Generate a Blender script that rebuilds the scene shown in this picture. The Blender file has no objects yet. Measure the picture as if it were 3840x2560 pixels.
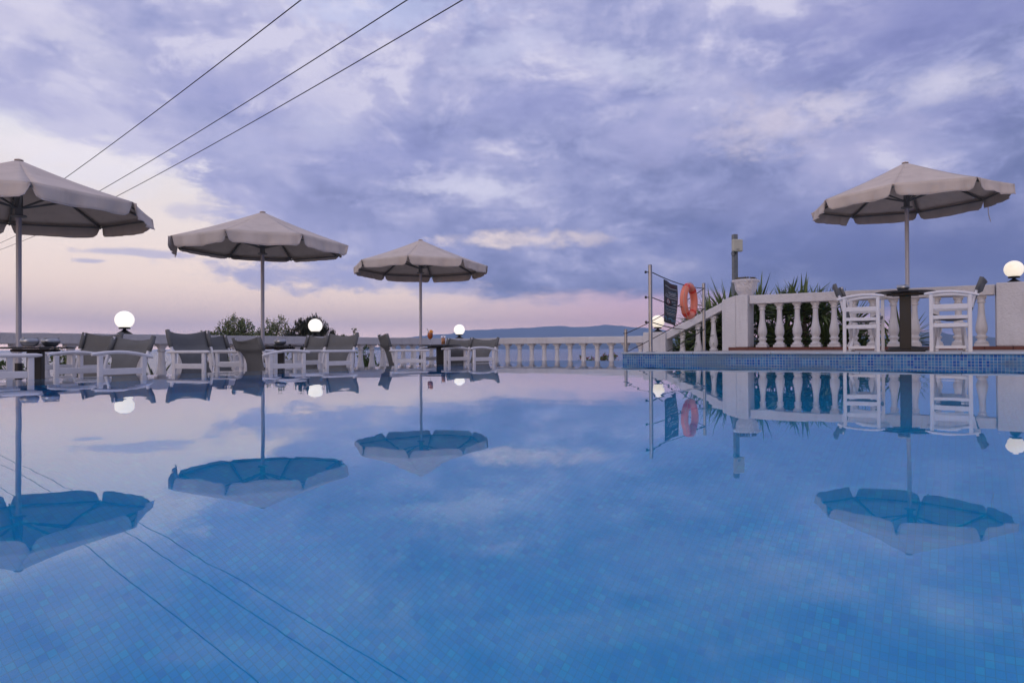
import bpy, math, random
from mathutils import Vector, Matrix
PI = math.pi
random.seed(7)
scene = bpy.context.scene
COL = scene.collection
R = math.radians

def lin(c):
    c = c / 255.0
    return c / 12.92 if c <= 0.04045 else ((c + 0.055) / 1.055) ** 2.4
def S(r, g, b):
    return (lin(r), lin(g), lin(b), 1.0)

# ------------------------------------------------------------ mesh helpers
class MB:
    def __init__(s):
        s.v = []; s.f = []; s.sm = []
    def add(s, vs, fs, smooth=False):
        o = len(s.v)
        s.v += [tuple(p) for p in vs]
        for f in fs:
            s.f.append([i + o for i in f]); s.sm.append(smooth)
    def box(s, c, size, M=None):
        hx, hy, hz = size[0] / 2, size[1] / 2, size[2] / 2
        vs = [Vector((x * hx, y * hy, z * hz)) for x in (-1, 1) for y in (-1, 1) for z in (-1, 1)]
        if M is not None: vs = [M @ p for p in vs]
        c = Vector(c)
        s.add([c + p for p in vs], [(0, 1, 3, 2), (4, 6, 7, 5), (0, 4, 5, 1), (2, 3, 7, 6), (0, 2, 6, 4), (1, 5, 7, 3)])
    def bar(s, p, q, w, h, up=(0, 0, 1)):
        p = Vector(p); q = Vector(q); d = (q - p); L = d.length; d.normalize()
        up = Vector(up); x = d.cross(up)
        if x.length < 1e-4: x = d.cross(Vector((1, 0, 0)))
        x.normalize(); z = x.cross(d)
        M = Matrix((x, d, z)).transposed()
        s.box((p + q) / 2, (w, L, h), M)
    def tube(s, pts, r, n=8, cap=True, smooth=True):
        pts = [Vector(p) for p in pts]
        rs = r if isinstance(r, (list, tuple)) else [r] * len(pts)
        vs = []; prev = None
        for i, p in enumerate(pts):
            a = pts[max(i - 1, 0)]; b = pts[min(i + 1, len(pts) - 1)]
            d = (b - a).normalized()
            if prev is None:
                u = d.cross(Vector((0, 0, 1)))
                if u.length < 1e-3: u = d.cross(Vector((1, 0, 0)))
            else:
                u = prev - d * prev.dot(d)
            u.normalize(); prev = u; w = d.cross(u)
            for k in range(n):
                t = 2 * PI * k / n
                vs.append(p + (u * math.cos(t) + w * math.sin(t)) * rs[i])
        fs = []
        for i in range(len(pts) - 1):
            for k in range(n):
                fs.append((i * n + k, i * n + (k + 1) % n, (i + 1) * n + (k + 1) % n, (i + 1) * n + k))
        s.add(vs, fs, smooth)
        if cap:
            m = (len(pts) - 1) * n
            s.add([vs[k] for k in range(n)], [tuple(range(n))[::-1]])
            s.add([vs[m + k] for k in range(n)], [tuple(range(n))])
    def lathe(s, prof, n=24, c=(0, 0, 0), smooth=True, M=None):
        c = Vector(c); vs = []
        for r, z in prof:
            for k in range(n):
                t = 2 * PI * k / n
                p = Vector((r * math.cos(t), r * math.sin(t), z))
                vs.append(c + (M @ p if M is not None else p))
        fs = []
        for i in range(len(prof) - 1):
            for k in range(n):
                fs.append((i * n + k, i * n + (k + 1) % n, (i + 1) * n + (k + 1) % n, (i + 1) * n + k))
        if prof[0][0] > 1e-6: fs.append(tuple(range(n))[::-1])
        if prof[-1][0] > 1e-6:
            m = (len(prof) - 1) * n; fs.append(tuple(m + k for k in range(n)))
        s.add(vs, fs, smooth)
    def prism(s, poly, z0, z1):
        n = len(poly)
        vs = [(x, y, z0) for x, y in poly] + [(x, y, z1) for x, y in poly]
        ar = sum(poly[i][0] * poly[(i + 1) % n][1] - poly[(i + 1) % n][0] * poly[i][1] for i in range(n))
        fs = [tuple(range(n))[::-1], tuple(range(n, 2 * n))] + [(i, (i + 1) % n, n + (i + 1) % n, n + i) for i in range(n)]
        if ar < 0: fs = [f[::-1] for f in fs]
        s.add(vs, fs)
    def quad(s, a, b, c, d): s.add([a, b, c, d], [(0, 1, 2, 3)])
    def grid(s, P, smooth=True):
        m = len(P); n = len(P[0])
        vs = [p for row in P for p in row]
        s.add(vs, [(i * n + j, i * n + j + 1, (i + 1) * n + j + 1, (i + 1) * n + j) for i in range(m - 1) for j in range(n - 1)], smooth)
    def build(s, name, mat, parent=None, bevel=0, solid=0, weld=False):
        me = bpy.data.meshes.new(name)
        me.from_pydata(s.v, [], s.f)
        me.polygons.foreach_set('use_smooth', s.sm)
        me.update()
        if mat: me.materials.append(mat)
        o = bpy.data.objects.new(name, me); COL.objects.link(o)
        if parent: o.parent = parent
        if solid:
            m = o.modifiers.new('thickness', 'SOLIDIFY'); m.thickness = solid; m.offset = 0
        if bevel:
            m = o.modifiers.new('edge', 'BEVEL'); m.width = bevel; m.segments = 2; m.limit_method = 'ANGLE'; m.angle_limit = R(40)
        return o

def tag(o, label=None, cat=None, group=None, kind=None):
    if label: o['label'] = label
    if cat: o['category'] = cat
    if group: o['group'] = group
    if kind: o['kind'] = kind
    return o
def empty(name, loc=(0, 0, 0), rz=0, label=None, cat=None, group=None):
    o = bpy.data.objects.new(name, None); COL.objects.link(o)
    o.location = loc; o.rotation_euler = (0, 0, rz); o.empty_display_size = 0.1
    return tag(o, label, cat, group)
def copy_tree(o, parent=None):
    c = o.copy(); COL.objects.link(c)
    if parent: c.parent = parent
    for ch in [x for x in bpy.data.objects if x.parent == o]: copy_tree(ch, c)
    return c

def at(px, Z, z=0.0):                     # photo column (3840 wide) at a given distance
    return Vector(((px - 1920) / 2560 * Z, Z, z))

# pool-aligned coordinates: origin = far corner of the overflow rim
E1 = Vector((.837, -.547, 0)); E2 = Vector((.547, .837, 0)); P0 = Vector((.55, 10.15, 0))
def W(a, b, z=0.0):
    p = P0 + E1 * a + E2 * b; p.z = z
    return p
ROT = math.atan2(-.547, .837)             # rotation of the pool grid about z
def WXY(a, b):
    p = W(a, b); return (p.x, p.y)

# ------------------------------------------------------------ materials
def newmat(name):
    m = bpy.data.materials.new(name); m.use_nodes = True
    nt = m.node_tree; b = nt.nodes['Principled BSDF']
    return m, nt, b
def nd(nt, t, **kw):
    n = nt.nodes.new(t)
    for k, v in kw.items(): setattr(n, k, v)
    return n
def mat(name, c, rough=.6, metal=0, bump=0, bscale=20, var=0, vscale=3, spec=.5, coat=0):
    m, nt, b = newmat(name)
    b.inputs['Base Color'].default_value = c
    b.inputs['Roughness'].default_value = rough
    b.inputs['Metallic'].default_value = metal
    b.inputs['Specular IOR Level'].default_value = spec
    if coat: b.inputs['Coat Weight'].default_value = coat
    tc = nd(nt, 'ShaderNodeTexCoord')
    if var:
        n = nd(nt, 'ShaderNodeTexNoise'); n.inputs['Scale'].default_value = vscale; n.inputs['Detail'].default_value = 6
        nt.links.new(tc.outputs['Object'], n.inputs['Vector'])
        mr = nd(nt, 'ShaderNodeMapRange'); mr.inputs['From Min'].default_value = .3; mr.inputs['From Max'].default_value = .7
        mr.inputs['To Min'].default_value = 1 - var; mr.inputs['To Max'].default_value = 1 + var * .4
        nt.links.new(n.outputs['Fac'], mr.inputs['Value'])
        mx = nd(nt, 'ShaderNodeVectorMath', operation='SCALE')
        mx.inputs[0].default_value = c[:3]
        nt.links.new(mr.outputs['Result'], mx.inputs['Scale'])
        nt.links.new(mx.outputs['Vector'], b.inputs['Base Color'])
    if bump:
        n = nd(nt, 'ShaderNodeTexNoise'); n.inputs['Scale'].default_value = bscale; n.inputs['Detail'].default_value = 4
        nt.links.new(tc.outputs['Object'], n.inputs['Vector'])
        bp = nd(nt, 'ShaderNodeBump'); bp.inputs['Strength'].default_value = 1; bp.inputs['Distance'].default_value = bump
        nt.links.new(n.outputs['Fac'], bp.inputs['Height']); nt.links.new(bp.outputs['Normal'], b.inputs['Normal'])
    return m

M = {}
M['stucco'] = mat('white_stucco', (.73, .725, .76, 1), .85, bump=.014, bscale=30, var=.10, vscale=1.6, spec=.2)
M['plaster'] = mat('baluster_plaster', (.74, .73, .76, 1), .6, bump=.0015, bscale=50, var=.10, vscale=5, spec=.3)
M['woodwhite'] = mat('white_painted_wood', (.80, .78, .80, 1), .38, bump=.0004, bscale=60, var=.06, vscale=14)
M['sling'] = mat('grey_sling_fabric', (.17, .172, .172, 1), .85, bump=.0008, bscale=400, var=.14, vscale=7, spec=.2)
M['canopy'] = mat('taupe_canopy_fabric', (.68, .59, .52, 1), .9, bump=.006, bscale=7, var=.10, vscale=3, spec=.15)
M['hem'] = mat('canopy_hem_piping', (.56, .50, .48, 1), .9, spec=.15)
M['pole'] = mat('pale_grey_pole', (.44, .43, .48, 1), .4, metal=.2, var=.06, vscale=4)
M['frame'] = mat('umbrella_frame_metal', (.22, .22, .21, 1), .45, metal=.4)
M['dark'] = mat('dark_brown_metal', (.018, .015, .014, 1), .45, var=.1, vscale=5)
M['tabletop'] = mat('black_table_top', (.02, .02, .022, 1), .32)
M['steel'] = mat('brushed_steel', (.40, .40, .42, 1), .33, metal=1, var=.12, vscale=9)
M['bowl'] = mat('aluminium_bowl', (.38, .39, .41, 1), .34, metal=1, bump=.0008, bscale=25)
M['black'] = mat('black_metal', (.012, .012, .013, 1), .5)
M['rope'] = mat('dark_rope', (.035, .032, .035, 1), .8, bump=.001, bscale=200)
M['terracotta'] = mat('terracotta_skirting', (.16, .055, .04, 1), .7, var=.2, vscale=2)
M['coping'] = mat('pale_stone_coping', (.52, .55, .58, 1), .7, bump=.002, bscale=40, var=.2, vscale=3)
M['deck'] = mat('stone_deck', (.42, .39, .36, 1), .75, bump=.002, bscale=30, var=.2, vscale=2)
M['ground'] = mat('coastal_ground', (.05, .06, .035, 1), .95, bump=.05, bscale=2, var=.3, vscale=.4)
M['rock'] = mat('far_hill', (.05, .06, .055, 1), .95, var=.3, vscale=.004, spec=0)
M['galv'] = mat('galvanised_post', (.20, .22, .23, 1), .5, metal=.5, var=.25, vscale=14)
M['boxplastic'] = mat('aged_cream_plastic', (.52, .52, .44, 1), .55, var=.1, vscale=6)
M['bark'] = mat('bark', (.09, .065, .05, 1), .9, bump=.01, bscale=20)
M['ring'] = mat('orange_ring_plastic', (.90, .26, .16, 1), .45, var=.15, vscale=8)
M['ringred'] = mat('red_ring_bracket', (.75, .045, .02, 1), .35)
M['ropew'] = mat('pale_rope', (.55, .45, .40, 1), .9)
M['banner'] = mat('black_banner_vinyl', (.028, .028, .032, 1), .55, var=.15, vscale=5)
M['btext'] = mat('banner_print_white', (.55, .56, .58, 1), .6)
M['bblue'] = mat('banner_print_blue', (.10, .25, .36, 1), .6)
M['bred'] = mat('banner_print_red', (.16, .035, .03, 1), .6)
M['redring'] = mat('prohibition_red', (.5, .03, .02, 1), .5)
M['orange'] = mat('orange_slice', (.85, .32, .02, 1), .5)
M['straw'] = mat('black_straw', (.02, .015, .015, 1), .4)
M['cable'] = mat('cable', (.03, .03, .035, 1), .6)
M['greybox'] = mat('grey_metal_box', (.16, .16, .155, 1), .6)
M['soil'] = mat('planter_soil', (.05, .035, .025, 1), .95)

def weather(m, amt, tint):
    nt = m.node_tree; b = nt.nodes['Principled BSDF']; src = b.inputs['Base Color'].links[0].from_socket
    tc = nd(nt, 'ShaderNodeTexCoord'); mp = nd(nt, 'ShaderNodeMapping'); mp.inputs['Scale'].default_value = (7, 7, .9)
    n = nd(nt, 'ShaderNodeTexNoise'); n.inputs['Scale'].default_value = 1; n.inputs['Detail'].default_value = 7; n.inputs['Roughness'].default_value = .62
    nt.links.new(tc.outputs['Object'], mp.inputs['Vector']); nt.links.new(mp.outputs[0], n.inputs['Vector'])
    r = nd(nt, 'ShaderNodeMapRange'); r.inputs['From Min'].default_value = .52; r.inputs['From Max'].default_value = .72; r.inputs['To Max'].default_value = amt
    nt.links.new(n.outputs['Fac'], r.inputs['Value'])
    x = nd(nt, 'ShaderNodeMix', data_type='RGBA'); nt.links.new(r.outputs['Result'], x.inputs['Factor']); nt.links.new(src, x.inputs['A']); x.inputs['B'].default_value = tint
    nt.links.new(x.outputs['Result'], b.inputs['Base Color'])
weather(M['stucco'], .26, (.42, .40, .40, 1)); weather(M['plaster'], .35, (.42, .40, .38, 1)); weather(M['canopy'], .35, (.45, .38, .33, 1))

def leafmat(name, c1, c2, rough=.55, spec=.3):
    m, nt, b = newmat(name)
    g = nd(nt, 'ShaderNodeNewGeometry'); r = nd(nt, 'ShaderNodeMix', data_type='RGBA')
    r.inputs['A'].default_value = c1; r.inputs['B'].default_value = c2
    nt.links.new(g.outputs['Random Per Island'], r.inputs['Factor'])
    nt.links.new(r.outputs['Result'], b.inputs['Base Color'])
    b.inputs['Roughness'].default_value = rough; b.inputs['Specular IOR Level'].default_value = spec
    return m
M['yucca'] = leafmat('yucca_leaf', (.04, .075, .02, 1), (.19, .26, .09, 1), .45, .4)
M['olive'] = leafmat('olive_foliage', (.055, .085, .025, 1), (.21, .25, .10, 1))
M['euca'] = leafmat('dark_drooping_foliage', (.018, .022, .012, 1), (.05, .055, .03, 1))
M['vine'] = leafmat('vine_leaf', (.04, .08, .015, 1), (.12, .19, .05, 1))
M['flower'] = leafmat('dusty_red_flower', (.30, .06, .07, 1), (.42, .14, .12, 1))
M['succ'] = leafmat('succulent', (.10, .04, .04, 1), (.26, .24, .06, 1))
M['palm'] = leafmat('palm_frond', (.03, .06, .015, 1), (.09, .14, .035, 1))

def emis(name, c, s):
    m, nt, b = newmat(name)
    b.inputs['Base Color'].default_value = (.8, .78, .72, 1)
    b.inputs['Emission Color'].default_value = c; b.inputs['Emission Strength'].default_value = s
    b.inputs['Roughness'].default_value = .3
    return m
M['globe'] = emis('lit_opal_globe', (1, .95, .88, 1), .82)
M['globe_dim'] = emis('lit_cream_globe', (1, .87, .66, 1), .60)

def glassmat(name, c, ior=1.45, rough=0):
    m, nt, b = newmat(name)
    b.inputs['Base Color'].default_value = c; b.inputs['Transmission Weight'].default_value = 1
    b.inputs['IOR'].default_value = ior; b.inputs['Roughness'].default_value = rough
    return m
M['glass'] = glassmat('clear_glass', (.95, .95, .95, 1), 1.2)
M['drink'] = mat('orange_drink', (.55, .13, .015, 1), .2, var=.4, vscale=60)
M['drink2'] = mat('amber_drink', (.62, .25, .09, 1), .2, var=.3, vscale=60)

# pool mosaic: squares of t metres with grout, in the pool's own grid
def mosaic(name, t, cols, grout, axes, stain=0, gw=.09):
    m, nt, b = newmat(name)
    tc = nd(nt, 'ShaderNodeTexCoord'); sp = nd(nt, 'ShaderNodeSeparateXYZ')
    nt.links.new(tc.outputs['Object'], sp.inputs[0])
    def mth(op, a, bb=None):
        n = nd(nt, 'ShaderNodeMath', operation=op)
        for i, x in enumerate((a, bb)):
            if x is None: continue
            if isinstance(x, (int, float)): n.inputs[i].default_value = x
            else: nt.links.new(x, n.inputs[i])
        return n.outputs[0]
    cx = []; edge = None
    for ax in axes:
        u = mth('DIVIDE', sp.outputs[ax], t)
        cx.append(mth('FLOOR', u)); fr = mth('FRACT', u)
        d = mth('ABSOLUTE', mth('SUBTRACT', fr, .5))
        e = mth('GREATER_THAN', d, .5 - gw / 2)
        edge = e if edge is None else mth('MAXIMUM', edge, e)
    cb = nd(nt, 'ShaderNodeCombineXYZ'); nt.links.new(cx[0], cb.inputs[0]); nt.links.new(cx[1], cb.inputs[1])
    wn = nd(nt, 'ShaderNodeTexWhiteNoise', noise_dimensions='2D'); nt.links.new(cb.outputs[0], wn.inputs['Vector'])
    rp = nd(nt, 'ShaderNodeValToRGB'); rp.color_ramp.interpolation = 'LINEAR'
    el = rp.color_ramp.elements
    while len(el) < len(cols): el.new(.5)
    for i, (p, c) in enumerate(cols): el[i].position = p; el[i].color = c
    nt.links.new(wn.outputs['Value'], rp.inputs['Fac'])
    big = nd(nt, 'ShaderNodeTexNoise'); big.inputs['Scale'].default_value = .9; big.inputs['Detail'].default_value = 2
    nt.links.new(tc.outputs['Object'], big.inputs['Vector'])
    mr = nd(nt, 'ShaderNodeMapRange'); mr.inputs['To Min'].default_value = .8; mr.inputs['To Max'].default_value = 1.15
    nt.links.new(big.outputs['Fac'], mr.inputs['Value'])
    sc = nd(nt, 'ShaderNodeVectorMath', operation='SCALE'); nt.links.new(rp.outputs['Color'], sc.inputs[0]); nt.links.new(mr.outputs['Result'], sc.inputs['Scale'])
    mx = nd(nt, 'ShaderNodeMix', data_type='RGBA'); nt.links.new(edge, mx.inputs['Factor'])
    nt.links.new(sc.outputs[0], mx.inputs['A']); mx.inputs['B'].default_value = grout
    out = mx.outputs['Result']
    if stain:
        n = nd(nt, 'ShaderNodeTexNoise'); n.inputs['Scale'].default_value = 1.3; n.inputs['Detail'].default_value = 6; n.inputs['Roughness'].default_value = .6
        mp = nd(nt, 'ShaderNodeMapping'); mp.inputs['Scale'].default_value = (1, 1, 5)
        nt.links.new(tc.outputs['Object'], mp.inputs['Vector']); nt.links.new(mp.outputs[0], n.inputs['Vector'])
        m2 = nd(nt, 'ShaderNodeMapRange'); m2.inputs['From Min'].default_value = .47; m2.inputs['From Max'].default_value = .62; m2.inputs['To Max'].default_value = stain
        nt.links.new(n.outputs['Fac'], m2.inputs['Value'])
        m3 = nd(nt, 'ShaderNodeMix', data_type='RGBA'); nt.links.new(m2.outputs['Result'], m3.inputs['Factor'])
        nt.links.new(out, m3.inputs['A']); m3.inputs['B'].default_value = (.17, .23, .28, 1)
        out = m3.outputs['Result']
    nt.links.new(out, b.inputs['Base Color'])
    b.inputs['Roughness'].default_value = .55; b.inputs['Specular IOR Level'].default_value = .12
    return m
FC = [(0, (.0, .36, .83, 1)), (.08, (.0, .41, .88, 1)), (.8, (.0, .45, .89, 1)), (1, (.0, .52, .90, 1))]
M['floor_tile'] = mosaic('pool_floor_mosaic', .027, FC, (.01, .36, .70, 1), (0, 1), gw=.09)
WC = [(0, (.015, .10, .38, 1)), (.3, (.04, .17, .42, 1)), (.7, (.06, .22, .45, 1)), (1, (.12, .30, .48, 1))]
M['wall_tile'] = mosaic('pool_wall_mosaic', .033, WC, (.42, .46, .48, 1), (0, 2), stain=.8, gw=.14)
M['side_tile'] = mosaic('pool_side_mosaic', .030, FC, (.10, .36, .58, 1), (1, 2), gw=.10)

# water
def watermat():
    m, nt, b = newmat('pool_water')
    b.inputs['Base Color'].default_value = (.93, .985, 1, 1)
    b.inputs['Transmission Weight'].default_value = 1; b.inputs['IOR'].default_value = 1.333; b.inputs['Roughness'].default_value = 0
    tc = nd(nt, 'ShaderNodeTexCoord')
    n = nd(nt, 'ShaderNodeTexNoise'); n.inputs['Scale'].default_value = 1.5; n.inputs['Detail'].default_value = 2.0; n.inputs['Roughness'].default_value = .45
    nt.links.new(tc.outputs['Object'], n.inputs['Vector'])
    n_b = nd(nt, 'ShaderNodeTexNoise'); n_b.inputs['Scale'].default_value = 7; n_b.inputs['Detail'].default_value = 3
    nt.links.new(tc.outputs['Object'], n_b.inputs['Vector'])
    sp = nd(nt, 'ShaderNodeSeparateXYZ'); nt.links.new(tc.outputs['Object'], sp.inputs[0])
    mr = nd(nt, 'ShaderNodeMapRange'); mr.interpolation_type = 'SMOOTHSTEP'
    mr.inputs['From Min'].default_value = 1.1; mr.inputs['From Max'].default_value = 0; mr.inputs['To Min'].default_value = .05; mr.inputs['To Max'].default_value = .55
    nt.links.new(sp.outputs[0], mr.inputs['Value'])
    mu = nd(nt, 'ShaderNodeMath', operation='MULTIPLY_ADD'); nt.links.new(n_b.outputs['Fac'], mu.inputs[0]); nt.links.new(mr.outputs['Result'], mu.inputs[1]); nt.links.new(n.outputs['Fac'], mu.inputs[2])
    bp = nd(nt, 'ShaderNodeBump'); bp.inputs['Strength'].default_value = 1; bp.inputs['Distance'].default_value = .0015
    nt.links.new(mu.outputs[0], bp.inputs['Height']); nt.links.new(bp.outputs['Normal'], b.inputs['Normal'])
    return m
M['water'] = watermat()
def seamat():
    m, nt, b = newmat('sea_water')
    b.inputs['Base Color'].default_value = (.05, .08, .15, 1); b.inputs['Roughness'].default_value = .22; b.inputs['IOR'].default_value = 1.333
    tc = nd(nt, 'ShaderNodeTexCoord')
    n = nd(nt, 'ShaderNodeTexNoise'); n.inputs['Scale'].default_value = .35; n.inputs['Detail'].default_value = 5
    nt.links.new(tc.outputs['Object'], n.inputs['Vector'])
    bp = nd(nt, 'ShaderNodeBump'); bp.inputs['Strength'].default_value = .6; bp.inputs['Distance'].default_value = .7
    nt.links.new(n.outputs['Fac'], bp.inputs['Height']); nt.links.new(bp.outputs['Normal'], b.inputs['Normal'])
    return m
M['sea'] = seamat()

# ------------------------------------------------------------ camera
cam = bpy.data.cameras.new('camera'); camo = bpy.data.objects.new('camera', cam); COL.objects.link(camo)
cam.sensor_width = 36; cam.lens = 24; cam.clip_start = .02; cam.clip_end = 20000
camo.matrix_world = Matrix.Translation((0, 0, .2)) @ Matrix.Rotation(R(90) + math.atan2(22, 2560), 4, 'X') @ Matrix.Rotation(-.0050, 4, 'Z')
scene.camera = camo
scene.view_settings.view_transform = 'Standard'; scene.view_settings.look = 'None'
scene.view_settings.exposure = .16; scene.view_settings.gamma = 1
cy = scene.cycles
cy.max_bounces = 10; cy.transmission_bounces = 8; cy.diffuse_bounces = 4; cy.glossy_bounces = 4; cy.volume_bounces = 1
cy.caustics_refractive = True; cy.caustics_reflective = False

# ------------------------------------------------------------ sky
w = bpy.data.worlds.new('World'); scene.world = w; w.use_nodes = True
nt = w.node_tree; nt.nodes.clear()
class X:
    def __init__(s, o): s.o = o
    def _m(s, op, *a):
        n = nt.nodes.new('ShaderNodeMath'); n.operation = op
        for i, x in enumerate((s,) + a):
            if isinstance(x, X): nt.links.new(x.o, n.inputs[i])
            else: n.inputs[i].default_value = x
        return X(n.outputs[0])
    def __add__(s, b): return s._m('ADD', b)
    __radd__ = __add__
    def __sub__(s, b): return s._m('SUBTRACT', b)
    def __mul__(s, b): return s._m('MULTIPLY', b)
    __rmul__ = __mul__
    def __truediv__(s, b): return s._m('DIVIDE', b)
    def mx(s, b): return s._m('MAXIMUM', b)
    def ss(s, a, b, lo=0., hi=1.):
        n = nt.nodes.new('ShaderNodeMapRange'); n.interpolation_type = 'SMOOTHSTEP'
        nt.links.new(s.o, n.inputs['Value'])
        if a > b: a, b, lo, hi = b, a, hi, lo
        for k, v in (('From Min', a), ('From Max', b), ('To Min', lo), ('To Max', hi)): n.inputs[k].default_value = v
        return X(n.outputs[0])
    def clamp(s):
        n = nt.nodes.new('ShaderNodeClamp'); nt.links.new(s.o, n.inputs[0]); return X(n.outputs[0])
    def ramp(s, lo, hi, stops, interp='LINEAR'):
        t = (s - lo) / (hi - lo)
        n = nt.nodes.new('ShaderNodeValToRGB'); n.color_ramp.interpolation = interp
        nt.links.new(t.o, n.inputs[0]); el = n.color_ramp.elements
        while len(el) < len(stops): el.new(.5)
        for i, (p, c) in enumerate(stops):
            el[i].position = (p - lo) / (hi - lo)
            el[i].color = c if isinstance(c, tuple) else (c, c, c, 1)
        return X(n.outputs[0])
    def curve(s, lo, hi, stops, top):       # scalar curve
        t = s.ramp(lo, hi, [(p, v / top) for p, v in stops], 'EASE')
        return t * top
def cmix(f, a, b):
    n = nt.nodes.new('ShaderNodeMix'); n.data_type = 'RGBA'
    if isinstance(f, X): nt.links.new(f.o, n.inputs['Factor'])
    else: n.inputs['Factor'].default_value = f
    for k, x in (('A', a), ('B', b)):
        if isinstance(x, X): nt.links.new(x.o, n.inputs[k])
        else: n.inputs[k].default_value = x
    return X(n.outputs['Result'])
def cscale(a, f):
    n = nt.nodes.new('ShaderNodeVectorMath'); n.operation = 'SCALE'
    if isinstance(a, X): nt.links.new(a.o, n.inputs[0])
    else: n.inputs[0].default_value = a[:3]
    if isinstance(f, X): nt.links.new(f.o, n.inputs['Scale'])
    else: n.inputs['Scale'].default_value = f
    return X(n.outputs[0])
def vec(x, y, z):
    n = nt.nodes.new('ShaderNodeCombineXYZ')
    for i, q in enumerate((x, y, z)):
        if isinstance(q, X): nt.links.new(q.o, n.inputs[i])
        else: n.inputs[i].default_value = q
    return X(n.outputs[0])
def noise(v, scale, detail=5, rough=.55, dist=0):
    n = nt.nodes.new('ShaderNodeTexNoise'); nt.links.new(v.o, n.inputs['Vector'])
    n.inputs['Scale'].default_value = scale; n.inputs['Detail'].default_value = detail
    n.inputs['Roughness'].default_value = rough; n.inputs['Distortion'].default_value = dist
    return X(n.outputs['Fac'])
tcw = nt.nodes.new('ShaderNodeTexCoord'); sep = nt.nodes.new('ShaderNodeSeparateXYZ')
nt.links.new(tcw.outputs['Generated'], sep.inputs[0])
dx, dy, dz = X(sep.outputs[0]), X(sep.outputs[1]), X(sep.outputs[2])
az = dx._m('ARCTAN2', dy) * (180 / PI)
el = dz._m('ARCSINE') * (180 / PI)
zz = dz.mx(0.0) + .26
pp = vec(dx / zz, dy / zz, 0.0)
wq = vec(az * .1, el * .16, 2.0)                        # cloud field in sky angles
w1 = noise(wq, .8, 2, .5); w2 = noise(vec(az * .1, el * .16, 9.0), .8, 2, .5)
ax_ = az * .1 + (w1 - .5) * .8; ey_ = el * .16 + (w2 - .5) * .7
n1 = noise(vec(ax_, ey_, 0.0), .75, 4, .5)             # big masses
n2 = noise(vec(ax_, ey_, 4.3), 2.1, 10, .60, .15)      # medium lumps
n5 = noise(vec(az * .1, el * .15, 6.1), 6.0, 6, .6, 0)  # wisps
n3 = noise(vec(az * .08, el * .24, 2.0), 1.6, 8, .58, .2)
n4 = noise(vec(az * .1, el * .22, 7.0), 4.2, 8, .66, .1)
def blob(x, y, rx, ry, rot=0, soft=(1.0, .25), amp=1.2, sh=0):
    """a soft patch of sky at an azimuth / elevation (given by photo position), its edge broken up by cloud noise"""
    u = (x - 1176) / 1568; v = (797 - y) / 1568
    a0 = math.degrees(math.atan(u)); e0 = math.degrees(math.atan(v * math.cos(math.radians(a0))))
    k = 57.3 / 1568 * math.cos(math.radians(a0))
    c, s_ = math.cos(math.radians(rot)), math.sin(math.radians(rot))
    ra, re = rx * k * math.cos(math.radians(a0)), ry * k
    da = (az - a0) + 0.0; de = (el - e0) + 0.0
    p = (da * c + de * s_) * (1 / ra); q = (de * c - da * s_) * (1 / re)
    d = (p * p + q * q)._m('SQRT') + (n4 - .5) * amp + (n2 - .5) * amp
    return d.ss(soft[0], soft[1], 0., 1.)
# clear band behind the clouds
clear = el.ramp(0, 40, [(0, S(246, 206, 190)), (1.8, S(240, 204, 192)), (3, S(238, 208, 192)), (5, S(243, 218, 201)), (9, S(240, 224, 216)), (14, S(234, 228, 232)), (20, S(205, 212, 238)), (40, S(150, 165, 215))])
clear_r = el.ramp(0, 40, [(0, S(236, 180, 172)), (1.8, S(240, 186, 178)), (3.6, S(205, 168, 186)), (8, S(150, 145, 188)), (14, S(205, 200, 228)), (22, S(190, 190, 225)), (40, S(140, 150, 205))])
clear = cmix(az.ss(-12, 16), clear, clear_r)
clear_rr = el.ramp(0, 40, [(0, S(95, 98, 150)), (4, S(98, 103, 156)), (9, S(135, 138, 188)), (16, S(195, 193, 224)), (40, S(140, 150, 205))])
clear = cmix(az.ss(29.5, 34), clear, clear_rr)
clear = cscale(clear, el.ss(2.6, .2, 0., 1.0) * .75 + el.ss(13, 3, 0., 1.0) * .24 + 1.0)
# cloud deck: its lower edge by azimuth
edge = az.curve(-60, 60, [(-60, 15.5), (-38, 15.8), (-31, 14.6), (-27, 12.8), (-23, 10.2), (-17, 7.0), (-11, 5.6), (-7, 4.8), (0, 4.2), (8, 4.0), (13, 3.9), (22, 3.4), (29, 2.5), (33, .2), (60, -3)], 20.)
edge = edge.mx(-3)
deck = (el - edge + (n3 - .5) * az.ramp(-60, 60, [(-60, .75), (-22, .75), (-8, .40), (60, .38)]) * 10 + (n4 - .5) * 2.2).ss(-.75, .95)
deck = deck * 1.0
# deck shading
bil = (n2 - .5)._m('ABSOLUTE') * .45
tone = (n1 - .5) * 1.0 + (n2 - .5) * .62 + (n5 - .5) * .24 + (n3 - .5) * .35 + bil + .0
bias = az.ramp(-60, 60, [(-60, .56), (-36, .58), (-18, .52), (-4, .47), (8, .44), (20, .42), (36, .40), (60, .5)])
bias2 = el.ramp(0, 40, [(0, .44), (6, .40), (12, .46), (18, .53), (26, .58), (40, .6)])
t = (tone + bias + bias2 - .405)
cl = t.ramp(.2, .8, [(.2, S(102, 112, 158)), (.36, S(122, 130, 175)), (.46, S(140, 146, 191)), (.56, S(156, 160, 202)), (.68, S(178, 178, 213)), (.86, S(206, 203, 226))])
low_r = az.ss(6, 30) * el.ss(14, 5)
cl = cmix(low_r * .75, cl, S(94, 104, 154))
mid_l = az.ss(-4, -22) * el.ss(22, 10)
cl = cmix(mid_l * .35, cl, S(172, 172, 214))
sky = cmix(deck, clear, cl)
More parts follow.
